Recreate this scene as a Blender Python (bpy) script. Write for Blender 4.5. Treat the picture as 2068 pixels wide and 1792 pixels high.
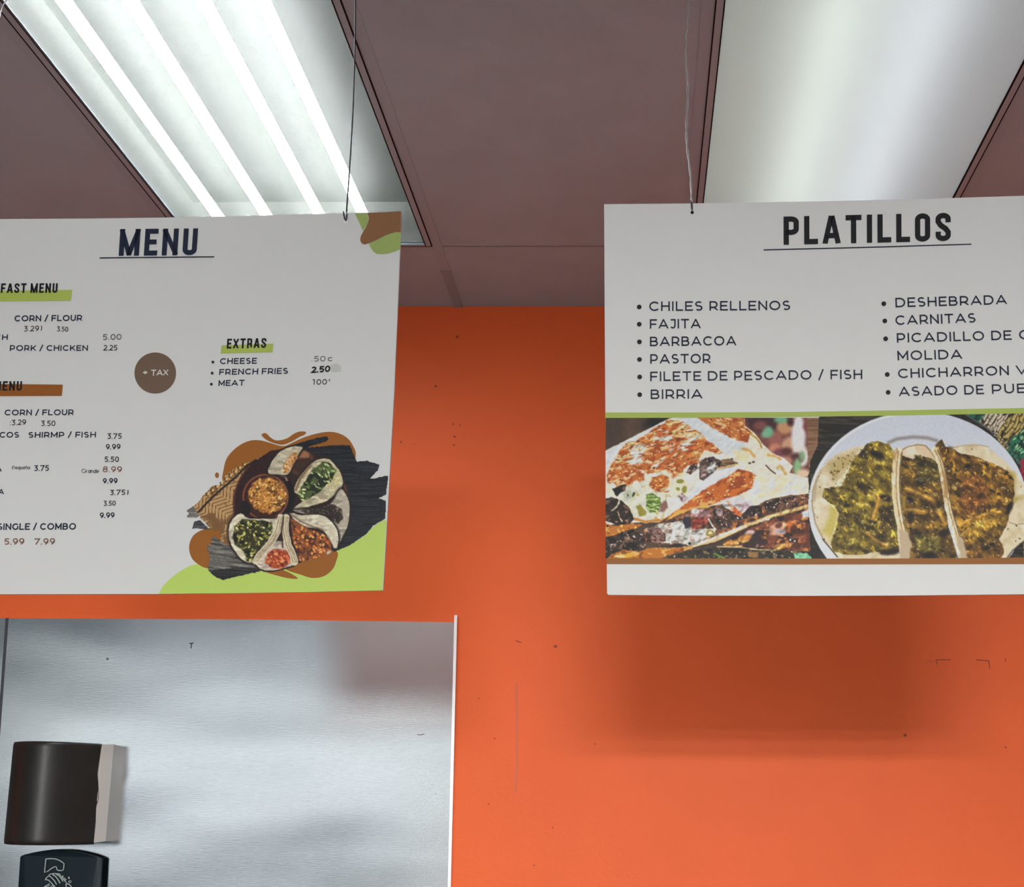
import bpy, bmesh, math, random
import numpy as np
from mathutils import Vector

for o in list(bpy.data.objects):
    bpy.data.objects.remove(o, do_unlink=True)
scene = bpy.context.scene
col = scene.collection

# ------------------------------------------------------------------ camera
F = 2600.0                      # focal length in pixels of the 2068 x 1792 frame
CX, CY = 1290.0, 1195.0         # optical axis in the frame (the photo is an off-centre crop)
PITCH = math.atan2(430.0, F)    # camera looks up by about 9.4 degrees
CAM = Vector((0.0, 0.0, 1.40))
cam_data = bpy.data.cameras.new('camera')
cam = bpy.data.objects.new('camera', cam_data)
col.objects.link(cam)
cam.location = CAM
cam.rotation_euler = (math.pi / 2 + PITCH, 0, 0)
cam_data.sensor_fit = 'HORIZONTAL'
cam_data.sensor_width = 36.0
cam_data.lens = 36.0 * F / 2068.0
cam_data.shift_x = (1034.0 - CX) / 2068.0
cam_data.shift_y = (CY - 896.0) / 2068.0
cam_data.clip_start = 0.05
scene.camera = cam

# ------------------------------------------------------------------ world, daylight, exposure
SKY, GROUND = 3.1, 0.46
world = bpy.data.worlds.new('daylight')
scene.world = world
world.use_nodes = True
wn, wl = world.node_tree.nodes, world.node_tree.links
wn.clear()
w_out = wn.new('ShaderNodeOutputWorld')
w_bg = wn.new('ShaderNodeBackground')
w_tc = wn.new('ShaderNodeTexCoord')
w_sep = wn.new('ShaderNodeSeparateXYZ')
w_ramp = wn.new('ShaderNodeValToRGB')
w_ramp.color_ramp.elements[0].position = 0.494
w_ramp.color_ramp.elements[0].color = (GROUND * .80, GROUND * .97, GROUND * 1.15, 1)
w_ramp.color_ramp.elements[1].position = 0.504
w_ramp.color_ramp.elements[1].color = (SKY * 1.0, SKY * 1.0, SKY * .96, 1)
w_map = wn.new('ShaderNodeMapRange')
w_map.inputs[1].default_value = -1
w_map.inputs[2].default_value = 1
wl.new(w_tc.outputs['Generated'], w_sep.inputs[0])
wl.new(w_sep.outputs[2], w_map.inputs[0])
wl.new(w_map.outputs[0], w_ramp.inputs[0])
wl.new(w_ramp.outputs[0], w_bg.inputs[0])
w_bg.inputs[1].default_value = 1.0
wl.new(w_bg.outputs[0], w_out.inputs[0])

WALL_Y, FRONT_Y = 3.339, -12.0
CEIL_Z = CAM.z + 1.341
ROOM_X0, ROOM_X1 = -9.6, 3.6
WINDOWS = [(-1.35, 3.0, 0.35, 2.45), (-9.4, -2.3, 0.20, 2.66)]   # openings in the front wall: x0, x1, z0, z1
for (x0, x1, z0, z1) in WINDOWS:                                   # light portals only guide the sampling of the sky
    ld = bpy.data.lights.new('window_portal', 'AREA')
    ld.shape = 'RECTANGLE'
    ld.size, ld.size_y = x1 - x0, z1 - z0
    ld.cycles.is_portal = True
    lo = bpy.data.objects.new('window_portal', ld)
    lo.location = ((x0 + x1) / 2, FRONT_Y - 0.13, (z0 + z1) / 2)
    lo.rotation_euler = (math.pi / 2, 0, 0)
    lo['kind'] = 'helper'
    col.objects.link(lo)
TUBE_POWER, DIM_TUBE_POWER, ROOM_LIGHT = 800.0, 9.0, 222.0
WEAK_LIGHT = 2.6

vs = scene.view_settings
scene.display_settings.display_device = 'sRGB'
vs.view_transform = 'Standard'
vs.look = 'None'
vs.exposure = 0.0
vs.gamma = 1.0
vs.use_curve_mapping = False

# ------------------------------------------------------------------ helpers
def ray(px, py):
    """direction of the line of sight through a point of the photograph"""
    x = (px - CX) / F
    y = -(py - CY) / F
    c, s = math.cos(PITCH), math.sin(PITCH)
    return Vector((x, c - s * y, s + c * y))

def at_y(px, py, Y):
    d = ray(px, py)
    return CAM + d * (Y / d.y)

def at_z(px, py, Z):
    d = ray(px, py)
    return CAM + d * ((Z - CAM.z) / d.z)

class Board:
    """an upright, slightly turned plane: Y = y0 + k (X - x0)"""
    def __init__(self, px, py, Y, k):
        p = at_y(px, py, Y)
        self.x0, self.y0, self.k = p.x, p.y, k
        n = Vector((k, -1, 0)).normalized()
        self.n = n
    def at(self, px, py, lift=0.0):
        d = ray(px, py)
        t = (self.y0 - self.k * self.x0) / (d.y - self.k * d.x)
        return CAM + d * t + self.n * lift
    def at_np(self, PX, PY, lift):
        x = (PX - CX) / F
        y = -(PY - CY) / F
        c, s = math.cos(PITCH), math.sin(PITCH)
        dx, dy, dz = x, c - s * y, s + c * y
        t = (self.y0 - self.k * self.x0) / (dy - self.k * dx)
        return np.stack([dx * t + self.n.x * lift, dy * t + self.n.y * lift, CAM.z + dz * t + self.n.z * lift], -1)

def lin(c):
    out = []
    for v in c[:3]:
        v = v / 255.0
        out.append(v / 12.92 if v <= .04045 else ((v + .055) / 1.055) ** 2.4)
    return out

def mat(name, rgb, rough=.5, metal=0.0, spec=.5, bump=0.0, bump_scale=200.0, mottle=0.0, mottle_scale=5.0):
    m = bpy.data.materials.new(name)
    m.use_nodes = True
    nt = m.node_tree
    b = nt.nodes['Principled BSDF']
    c = (rgb[0], rgb[1], rgb[2], 1)
    b.inputs['Base Color'].default_value = c
    b.inputs['Roughness'].default_value = rough
    b.inputs['Metallic'].default_value = metal
    b.inputs['Specular IOR Level'].default_value = spec
    tc = nt.nodes.new('ShaderNodeTexCoord')
    if mottle:
        n = nt.nodes.new('ShaderNodeTexNoise')
        n.inputs['Scale'].default_value = mottle_scale
        n.inputs['Detail'].default_value = 6
        nt.links.new(tc.outputs['Object'], n.inputs['Vector'])
        mx = nt.nodes.new('ShaderNodeMix')
        mx.data_type = 'RGBA'
        mx.inputs[6].default_value = [v * (1 - mottle) for v in c[:3]] + [1]
        mx.inputs[7].default_value = [min(1, v * (1 + mottle)) for v in c[:3]] + [1]
        nt.links.new(n.outputs['Fac'], mx.inputs[0])
        nt.links.new(mx.outputs[2], b.inputs['Base Color'])
    if bump:
        n = nt.nodes.new('ShaderNodeTexNoise')
        n.inputs['Scale'].default_value = bump_scale
        n.inputs['Detail'].default_value = 3
        nt.links.new(tc.outputs['Object'], n.inputs['Vector'])
        bp = nt.nodes.new('ShaderNodeBump')
        bp.inputs['Strength'].default_value = bump
        bp.inputs['Distance'].default_value = 0.002
        nt.links.new(n.outputs['Fac'], bp.inputs['Height'])
        nt.links.new(bp.outputs[0], b.inputs['Normal'])
    return m

def root_of(o):
    while o.parent:
        o = o.parent
    return o

def link_mesh(name, verts, faces, m, parent=None, smooth=False):
    off = root_of(parent).location if parent else Vector((0, 0, 0))
    me = bpy.data.meshes.new(name)
    me.from_pydata([(v[0] - off[0], v[1] - off[1], v[2] - off[2]) for v in verts], [], faces)
    me.materials.append(m)
    if smooth:
        for p in me.polygons:
            p.use_smooth = True
    me.update()
    o = bpy.data.objects.new(name, me)
    col.objects.link(o)
    if parent:
        o.parent = parent
    return o

def thing(name, label, cat, loc, group=None):
    o = bpy.data.objects.new(name, None)
    o.empty_display_size = .05
    o.location = loc
    o['label'] = label
    o['category'] = cat
    if group:
        o['group'] = group
    col.objects.link(o)
    return o

def tag(o, label, cat, group=None):
    o['label'] = label
    o['category'] = cat
    if group:
        o['group'] = group
    return o

def struct(o):
    o['kind'] = 'structure'
    return o

class MB:
    def __init__(self):
        self.v, self.f = [], []
    def quad(self, a, b, c, d):
        i = len(self.v)
        self.v += [tuple(a), tuple(b), tuple(c), tuple(d)]
        self.f.append((i, i + 1, i + 2, i + 3))
    def box(self, lo, hi):
        x0, y0, z0 = lo
        x1, y1, z1 = hi
        i = len(self.v)
        self.v += [(x0, y0, z0), (x1, y0, z0), (x1, y1, z0), (x0, y1, z0), (x0, y0, z1), (x1, y0, z1), (x1, y1, z1), (x0, y1, z1)]
        for f in ((3, 2, 1, 0), (4, 5, 6, 7), (0, 1, 5, 4), (1, 2, 6, 5), (2, 3, 7, 6), (3, 0, 4, 7)):
            self.f.append(tuple(i + k for k in f))
    def tube(self, pts, r, n=10, caps=True):
        pts = [Vector(p) for p in pts]
        base = len(self.v)
        up = Vector((0.13, 1, .07))
        for k, p in enumerate(pts):
            t = (pts[min(k + 1, len(pts) - 1)] - pts[max(k - 1, 0)]).normalized()
            a = t.cross(up)
            if a.length < 1e-4:
                a = t.cross(Vector((1, 0, 0)))
            a.normalize()
            b = t.cross(a)
            rr = r[k] if isinstance(r, (list, tuple)) else r
            for j in range(n):
                w = 2 * math.pi * j / n
                self.v.append(tuple(p + a * (math.cos(w) * rr) + b * (math.sin(w) * rr)))
        for k in range(len(pts) - 1):
            for j in range(n):
                i0 = base + k * n + j
                i1 = base + k * n + (j + 1) % n
                self.f.append((i0, i1, i1 + n, i0 + n))
        if caps:
            self.f.append(tuple(base + j for j in range(n))[::-1])
            e = base + (len(pts) - 1) * n
            self.f.append(tuple(e + j for j in range(n)))
    def prism(self, front, back):
        """closed solid between two outlines with the same number of points"""
        n = len(front)
        i = len(self.v)
        self.v += [tuple(p) for p in front] + [tuple(p) for p in back]
        self.f.append(tuple(range(i, i + n)))
        self.f.append(tuple(range(i + 2 * n - 1, i + n - 1, -1)))
        for k in range(n):
            q = (k + 1) % n
            self.f.append((i + q, i + k, i + n + k, i + n + q))
    def build(self, name, m, parent=None, smooth=False):
        return link_mesh(name, self.v, self.f, m, parent, smooth)

# ------------------------------------------------------------------ materials
M_WALL = mat('orange_paint', (.92, .148, .038), rough=.5, spec=.2, bump=.25, bump_scale=90, mottle=.05, mottle_scale=6)
M_WHITEWALL = mat('taupe_paint', (.20, .19, .18), rough=.7, bump=.1)
M_CEIL = mat('pale_ceiling_tile', (.52, .67, .78), rough=.9, spec=.1, bump=.5, bump_scale=260, mottle=.10, mottle_scale=9)
M_TBAR = mat('pale_grid_paint', (.49, .63, .735), rough=.8, spec=.1)
M_TBAR_DARK = mat('darker_grid_paint', (.40, .49, .56), rough=.8, spec=.1)
M_FRAME = mat('brown_fixture_frame', (.15, .105, .10), rough=.6, spec=.2)
M_GAP = mat('dark_gap', (.02, .012, .012), rough=.9, spec=.05)
M_FLOOR = mat('grey_floor_tile', (.058, .055, .054), rough=.5, mottle=.2)
M_TRAY = mat('darkened_tray', (.045, .045, .045), rough=.6)
M_TRAYSIDE = mat('darkened_tray_side', (.10, .10, .10), rough=.6)  # enamel coloured dark to hold down the glow at this lens edge
M_TRAYEND = mat('lightened_tray_side', (.16, .16, .15), rough=.6)  # same enamel coloured lighter to lift the lens's dim side and ends
M_HOUSING = mat('white_enamel', (.85, .86, .84), rough=.5)
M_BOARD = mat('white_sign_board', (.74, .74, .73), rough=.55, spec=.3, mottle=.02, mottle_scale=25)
M_BOARD_LIT = mat('lit_white_sign_board', (.84, .84, .825), rough=.55, spec=.3, mottle=.02, mottle_scale=25)  # board white raised to stand for more light on the right board
M_WIRE = mat('steel_wire', (.62, .60, .60), rough=.35, metal=.8)
M_DARKWIRE = mat('dark_wire', (.05, .05, .07), rough=.4, metal=.3)
M_MARK = mat('paint_dent', (.36, .05, .015), rough=.6)
M_DRIP = mat('paint_drip', (.70, .105, .022), rough=.5)

def ink(name, srgb, gain=1.2, rough=.5):
    c = [min(.95, v * gain) for v in lin(srgb)]
    return mat(name, c, rough=rough, spec=.3)

INK_NAVY = ink('navy_ink', (26, 32, 54))
INK_BLACK = ink('black_ink', (20, 20, 26))
INK_GREY = ink('faded_ink', (92, 88, 88))
INK_DARKGREY = ink('dark_grey_ink', (56, 54, 58))
INK_BROWN = ink('brown_price_ink', (120, 88, 72))
INK_GREEN = ink('green_ink', (164, 180, 84))
INK_BROWNFILL = ink('brown_ink', (146, 88, 28))
INK_BROWNBAR = ink('brown_bar_ink', (140, 82, 30))
INK_LIME = ink('lime_ink', (178, 202, 98))
INK_MOSS = ink('moss_ink', (150, 168, 96))
INK_UMBER = ink('umber_ink', (132, 92, 58))
INK_BADGE = ink('badge_ink', (106, 86, 70))
INK_WHITE = ink('white_ink', (215, 210, 205))
INK_SMUDGE = ink('smudge', (186, 187, 182))

# ------------------------------------------------------------------ the room
TX = [-0.491 + 0.61 * k for k in range(-16, 8)]        # grid lines of the dropped ceiling
TY = [2.955 - 1.22 * k for k in range(0, 13)]
FIX_COL = {-1.101: 'lit', 0.119: 'dim'}

ROOM_FITTINGS = [(fx, 2.955 - 1.22 * k) for fx in (-0.491, 0.119, 0.729) for k in (7, 9, 11)]
ADDED_FITTINGS = [(fx, 2.955 - 1.22 * k) for fx in (-5.981, -3.541, -2.321) for k in (4, 6, 8)]  # unseen weak panels, added to brighten what the steel sheet reflects

def near(a, b):
    return abs(a - b) < .02

# floor and side walls
b = MB(); b.box((ROOM_X0, FRONT_Y, -0.1), (ROOM_X1, WALL_Y, 0.0)); struct(b.build('floor', M_FLOOR))
b = MB(); b.box((ROOM_X0 - .12, FRONT_Y - .12, 0), (ROOM_X0, WALL_Y + .12, CEIL_Z + .3)); struct(b.build('wall_left', M_WHITEWALL))
b = MB(); b.box((ROOM_X1, FRONT_Y - .12, 0), (ROOM_X1 + .12, WALL_Y + .12, CEIL_Z + .3)); struct(b.build('wall_right', M_WHITEWALL))
b = MB(); b.box((ROOM_X0, WALL_Y, 0), (ROOM_X1, WALL_Y + .12, CEIL_Z + .3))
wall_back = struct(b.build('wall_back', M_WALL))
# front wall around its two windows
b = MB()
xs = [ROOM_X0, WINDOWS[1][0], WINDOWS[1][1], WINDOWS[0][0], WINDOWS[0][1], ROOM_X1]
for i in (0, 2, 4):
    b.box((xs[i], FRONT_Y - .12, 0), (xs[i + 1], FRONT_Y, CEIL_Z + .3))
for (x0, x1, z0, z1) in WINDOWS:
    b.box((x0, FRONT_Y - .12, 0), (x1, FRONT_Y, z0))
    b.box((x0, FRONT_Y - .12, z1), (x1, FRONT_Y, CEIL_Z + .3))
struct(b.build('wall_front', M_WHITEWALL))

def tinted(name, c):
    m = bpy.data.materials.new(name)
    m.use_nodes = True
    nt = m.node_tree
    nt.nodes.clear()
    out = nt.nodes.new('ShaderNodeOutputMaterial')
    tr = nt.nodes.new('ShaderNodeBsdfTransparent')
    tr.inputs[0].default_value = (*c, 1)
    gl = nt.nodes.new('ShaderNodeBsdfGlossy')
    gl.inputs['Roughness'].default_value = .02
    mx = nt.nodes.new('ShaderNodeMixShader')
    mx.inputs[0].default_value = .05
    nt.links.new(tr.outputs[0], mx.inputs[1])
    nt.links.new(gl.outputs[0], mx.inputs[2])
    nt.links.new(mx.outputs[0], out.inputs[0])
    return m
M_PANE = tinted('clear_window_glass', (.95, .97, .96))
M_PANE_TINT = tinted('tinted_window_glass', (.95, .97, .98))
M_ALU = mat('window_frame_aluminium', (.5, .5, .5), rough=.4, metal=.7)
for k, (x0, x1, z0, z1) in enumerate(WINDOWS):
    f = MB()
    w = .05
    y0, y1 = FRONT_Y - .09, FRONT_Y - .03
    f.box((x0, y0, z0), (x1, y1, z0 + w)); f.box((x0, y0, z1 - w), (x1, y1, z1))
    nm = 3
    for j in range(nm + 1):
        xc = x0 + (x1 - x0 - w) * j / nm
        f.box((xc, y0, z0 + w), (xc + w, y1, z1 - w))
    wo = struct(f.build('window_%d' % (k + 1), M_ALU))
    g = MB()
    g.box((x0 + .01, FRONT_Y - .063, z0 + .01), (x1 - .01, FRONT_Y - .057, z1 - .01))
    g.build('pane', M_PANE if k == 0 else M_PANE_TINT, wo)

M_TBAR_JOINT = mat('grid_joint', (.20, .17, .17), rough=.9)
# ceiling tiles (one structure), with openings for the two light fittings
b = MB()
ylines = [WALL_Y] + TY + [FRONT_Y]
ylines = [y for y in ylines if y >= FRONT_Y]
xlines = [ROOM_X0] + [x for x in TX if ROOM_X0 < x < ROOM_X1] + [ROOM_X1]
for i in range(len(xlines) - 1):
    for j in range(len(ylines) - 1):
        if near(ylines[j], 2.955) and any(near(xlines[i], k) for k in FIX_COL):
            continue
        if any(near(xlines[i], fx) and near(ylines[j], fy) for fx, fy in ROOM_FITTINGS + ADDED_FITTINGS):
            continue
        b.box((xlines[i] + .001, ylines[j + 1] + .001, CEIL_Z), (xlines[i + 1] - .001, ylines[j] - .001, CEIL_Z + .015))
ceiling = struct(b.build('ceiling', M_CEIL))
# grid bars, set a hair below the tiles
n_trim = 0
T = .0125
for x in xlines[1:-1]:
    if -2.8 < x < 2.2:
        n_trim += 1
        b = MB()
        b.box((x - T, FRONT_Y + .01, CEIL_Z - .0022), (x + T, WALL_Y - .001, CEIL_Z - .0002))
        t = struct(b.build('trim_%d' % n_trim, M_TBAR))
        if near(x, -0.491):
            s = MB()
            s.box((x - T, 3.09, CEIL_Z - .0030), (x + T, WALL_Y - .001, CEIL_Z - .0022))
            s.build('dark_length', M_TBAR_DARK, t)  # darker length of the bar next to the wall
for y in ylines[1:-1]:
    n_trim += 1
    b = MB()
    b.box((ROOM_X0 + .01, y - .010, CEIL_Z - .0005), (ROOM_X1 - .01, y + .010, CEIL_Z - .0001))
    t = struct(b.build('trim_%d' % n_trim, M_TBAR))
    if near(y, 2.955):
        s = MB()
        s.box((-.478, y - .003, CEIL_Z - .0008), (.105, y - .0005, CEIL_Z - .0005))
        s.build('joint', M_TBAR_JOINT, t)

# ------------------------------------------------------------------ ceiling light fittings
def lens_material(name, tint, clear, rib_angle, rib_scale, contrast):
    m = bpy.data.materials.new(name)
    m.use_nodes = True
    nt = m.node_tree
    N, L = nt.nodes, nt.links
    N.clear()
    out = N.new('ShaderNodeOutputMaterial')
    tc = N.new('ShaderNodeTexCoord')
    mp = N.new('ShaderNodeMapping')
    mp.inputs['Rotation'].default_value = (0, 0, rib_angle)
    wv = N.new('ShaderNodeTexWave')
    wv.wave_type = 'BANDS'
    wv.bands_direction = 'X'
    wv.inputs['Scale'].default_value = rib_scale
    wv.inputs['Distortion'].default_value = 0
    L.new(tc.outputs['Object'], mp.inputs[0])
    L.new(mp.outputs[0], wv.inputs['Vector'])
    mx = N.new('ShaderNodeMix')
    mx.data_type = 'RGBA'
    mx.inputs[6].default_value = [v * (1 - contrast) for v in tint] + [1]
    mx.inputs[7].default_value = [min(1, v) for v in tint] + [1]
    L.new(wv.outputs['Fac'], mx.inputs[0])
    tl = N.new('ShaderNodeBsdfTranslucent')
    df = N.new('ShaderNodeBsdfDiffuse')
    tr = N.new('ShaderNodeBsdfTransparent')
    L.new(mx.outputs[2], tl.inputs[0])
    L.new(mx.outputs[2], df.inputs[0])
    m1 = N.new('ShaderNodeMixShader')
    m1.inputs[0].default_value = .35
    L.new(tl.outputs[0], m1.inputs[1])
    L.new(df.outputs[0], m1.inputs[2])
    m2 = N.new('ShaderNodeMixShader')
    lw = N.new('ShaderNodeLayerWeight')       # the prisms pass less light at shallow angles
    lw.inputs[0].default_value = .5
    mm = N.new('ShaderNodeMath')
    mm.operation = 'MULTIPLY_ADD'
    mm.inputs[1].default_value = -clear
    mm.inputs[2].default_value = clear
    L.new(lw.outputs['Facing'], mm.inputs[0])
    L.new(mm.outputs[0], m2.inputs[0])
    L.new(m1.outputs[0], m2.inputs[1])
    L.new(tr.outputs[0], m2.inputs[2])
    L.new(m2.outputs[0], out.inputs[0])
    return m

def glow(name, rgb, power):
    m = bpy.data.materials.new(name)
    m.use_nodes = True
    nt = m.node_tree
    nt.nodes.clear()
    out = nt.nodes.new('ShaderNodeOutputMaterial')
    e = nt.nodes.new('ShaderNodeEmission')
    e.inputs[0].default_value = (*rgb, 1)
    e.inputs[1].default_value = power
    nt.links.new(e.outputs[0], out.inputs[0])
    return m

def fitting(x0, label, lens_mat, tubes, group):
    x1, ya, yb = x0 + .61, 1.735, 2.955
    r = thing('ceiling_light', label, 'ceiling light', ((x0 + x1) / 2, (ya + yb) / 2, CEIL_Z), group)
    zi = CEIL_Z + .11
    gx, gy = .0125, .010
    X0, X1, Y0, Y1 = x0 + gx, x1 - gx, ya + gy, yb - gy
    h = MB()     # tray, open below; white enamel, coloured dark in the lit fitting against glare
    h.quad((X0, Y0, zi), (X1, Y0, zi), (X1, Y1, zi), (X0, Y1, zi))
    h.box((X0, Y0, zi + .001), (X1, Y1, zi + .004))
    ho = h.build('housing', M_TRAY if lens_mat == M_LENS_LIT else M_HOUSING, r)
    h = MB()
    h.quad((X0, Y0, CEIL_Z + .004), (X0, Y0, zi), (X0, Y1, zi), (X0, Y1, CEIL_Z + .004))
    h.build('side_reflector', M_TRAYSIDE if lens_mat == M_LENS_LIT else M_HOUSING, ho)
    h = MB()
    h.quad((X1, Y0, zi), (X1, Y0, CEIL_Z + .004), (X1, Y1, CEIL_Z + .004), (X1, Y1, zi))
    h.quad((X0, Y0, zi), (X0, Y0, CEIL_Z + .004), (X1, Y0, CEIL_Z + .004), (X1, Y0, zi))
    h.quad((X0, Y1, CEIL_Z + .004), (X0, Y1, zi), (X1, Y1, zi), (X1, Y1, CEIL_Z + .004))
    h.build('side_reflector', M_TRAYEND if lens_mat == M_LENS_LIT else M_HOUSING, ho)
    fr = MB()
    fw = .0135
    z0, z1 = CEIL_Z - .0045, CEIL_Z + .003
    fr.box((X0, Y0, z0), (X0 + fw, Y1, z1)); fr.box((X1 - fw, Y0, z0), (X1, Y1, z1))
    fr.box((X0 + fw, Y1 - fw * .7, z0), (X1 - fw, Y1, z1)); fr.box((X0 + fw, Y0, z0), (X1 - fw, Y0 + fw, z1))
    fo = fr.build('frame', M_FRAME if False else M_TBAR, r)
    gp = MB()    # dark joint between frame and ceiling grid
    g = .0022
    gz0, gz1 = CEIL_Z - .0050, CEIL_Z - .0005
    gp.box((X0 - g, Y0, gz0), (X0, Y1, gz1)); gp.box((X1, Y0, gz0), (X1 + g, Y1, gz1))
    gp.box((X0 - g, Y1, gz0), (X1 + g, Y1 + g, gz1))
    gp.box((X0 + fw - .0012, Y0, gz0), (X0 + fw + .0012, Y1, gz1)); gp.box((X1 - fw - .0012, Y0, gz0), (X1 - fw + .0012, Y1, gz1))
    gp.build('joint', M_GAP, fo)
    ln = MB()
    zl = CEIL_Z - .001
    ln.box((X0 + fw + .0012, Y0 + fw, zl), (X1 - fw - .0012, Y1 - fw * .7, zl + .003))
    ln.build('lens', lens_mat, r)
    for (tx, tz, tr, tm) in tubes:
        t = MB()
        t.tube([(tx, Y0 + .03, CEIL_Z + tz), (tx, Y1 - .03, CEIL_Z + tz)], tr, n=14)
        to = t.build('tube', tm, r, smooth=True)
        for ye in (Y0 + .006, Y1 - .03):
            c = MB()
            c.tube([(tx, ye, CEIL_Z + tz), (tx, ye + .024, CEIL_Z + tz)], tr * 1.03, n=14)
            c.build('end_cap', M_ALU, to, smooth=True)
    return r

M_LENS_LIT = lens_material('prismatic_lens_lit', (.0150, .0160, .0150), .26, math.radians(-45), 95, .34)
M_LENS_DIM = lens_material('prismatic_lens_dim', (.80, .80, .79), .02, math.radians(45), 95, .22)
M_TUBE = glow('lit_tube', (.95, 1.0, 1.0), TUBE_POWER)
M_TUBE_G = glow('dim_tube_green', (.86, 1.0, .93), DIM_TUBE_POWER)
M_TUBE_B = glow('dim_tube_blue', (.78, .88, 1.0), DIM_TUBE_POWER)
fitting(-1.101, 'brightly lit ceiling light with four glowing tubes above the MENU board', M_LENS_LIT,
        [(x, .050, .0127, M_TUBE) for x in (-1.008, -.891, -.763, -.659)], 'ceiling light fittings')
fitting(0.119, 'dim ceiling light with two faint streaks above the PLATILLOS board', M_LENS_DIM,
        [(.338, .066, .0127, M_TUBE_G), (.505, .066, .0127, M_TUBE_B)], 'ceiling light fittings')

# the other fittings of the dining room, behind the camera: lit panels; weak ones added for the steel's reflection
M_PANEL = glow('lit_panel', (1.0, .99, .965), ROOM_LIGHT)
M_PANEL_ADDED = glow('added_weak_panel', (.97, 1.0, .99), WEAK_LIGHT)
for spots, pm, lab, grp in ((ROOM_FITTINGS, M_PANEL, 'bright ceiling light of the dining room behind the camera', 'bright dining room ceiling lights'),
                            (ADDED_FITTINGS, M_PANEL_ADDED, 'weak ceiling light of the dining room behind the camera, over its left side', 'added weak ceiling panels')):
    proto = None
    for fx, fy in spots:
        loc = Vector((fx + .305, fy - .61, CEIL_Z))
        if proto is None:
            proto = thing('ceiling_light', lab, 'ceiling light', loc, grp)
            b = MB(); b.box((fx + .013, fy - 1.209, CEIL_Z + .002), (fx + .597, fy - .011, CEIL_Z + .006))
            b.build('frame', M_TBAR, proto)
            b = MB(); b.quad((fx + .03, fy - 1.19, CEIL_Z - .001), (fx + .03, fy - .03, CEIL_Z - .001), (fx + .58, fy - .03, CEIL_Z - .001), (fx + .58, fy - 1.19, CEIL_Z - .001))
            b.build('lens', pm, proto)
        else:
            c = proto.copy(); col.objects.link(c); c.location = loc
            for ch in proto.children:
                d = ch.copy(); d.parent = c; col.objects.link(d)

# ------------------------------------------------------------------ marks in the paint of the orange wall
def wall_pt(px, py, lift=.0):
    return at_y(px, py, WALL_Y - lift)
def blot(px, py, rx, ry, m, name='paint_dent'):
    n = 10
    rnd = random.Random(int(px * 7 + py))
    fr, bk = [], []
    for k in range(n):
        a = 2 * math.pi * k / n
        q = .75 + .5 * rnd.random()
        fr.append(wall_pt(px + rx * q * math.cos(a), py + ry * q * math.sin(a), .0006))
        bk.append(wall_pt(px + rx * q * math.cos(a), py + ry * q * math.sin(a), -.001))
    s = MB(); s.prism(fr, bk); s.build(name, m, wall_back)
for (px, py, r) in ((923, 681, 3.2), (880, 780, 2.6), (915, 857, 2), (929, 859, 1.6), (918, 882, 2.6), (810, 893, 2.2), (917, 899, 2), (836, 898, 1.3),
                    (1828, 1485, 3.4), (1122, 1306, 3.6), (2031, 1510, 2), (1116, 1672, 1.6), (1079, 1748, 1.6), (967, 1411, 1.6), (999, 1492, 1.6), (1202, 1503, 1.6), (987, 1624, 1.8)):
    blot(px, py, r, r, M_MARK)
def streak(pts, w, m, name):
    s = MB()
    for k in range(len(pts) - 1):
        (x0, y0), (x1, y1) = pts[k], pts[k + 1]
        L = math.hypot(x1 - x0, y1 - y0)
        nx, ny = -(y1 - y0) / L * w / 2, (x1 - x0) / L * w / 2
        s.prism([wall_pt(x0 + nx, y0 + ny, .0006), wall_pt(x1 + nx, y1 + ny, .0006), wall_pt(x1 - nx, y1 - ny, .0006), wall_pt(x0 - nx, y0 - ny, .0006)],
                [wall_pt(x0 + nx, y0 + ny, -.001), wall_pt(x1 + nx, y1 + ny, -.001), wall_pt(x1 - nx, y1 - ny, -.001), wall_pt(x0 - nx, y0 - ny, -.001)])
    s.build(name, m, wall_back)
streak([(1042.5, 1380), (1043.5, 1440), (1043.5, 1500), (1043, 1560), (1041.5, 1600)], 5.0, M_DRIP, 'paint_drip')
streak([(1041, 1294), (1046, 1296), (1053, 1298)], 2.2, M_MARK, 'paint_scratch')
streak([(1893, 1343), (1890, 1333), (1920, 1333)], 1.8, M_MARK, 'paint_scratch')
streak([(1972, 1333), (1997, 1335), (1999, 1351)], 2.4, M_MARK, 'paint_scratch')
streak([(1869, 1338), (1884, 1336)], 2.0, M_DRIP, 'paint_scratch')
streak([(2030, 1330), (2031, 1337)], 2.0, M_MARK, 'paint_scratch')

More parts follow.
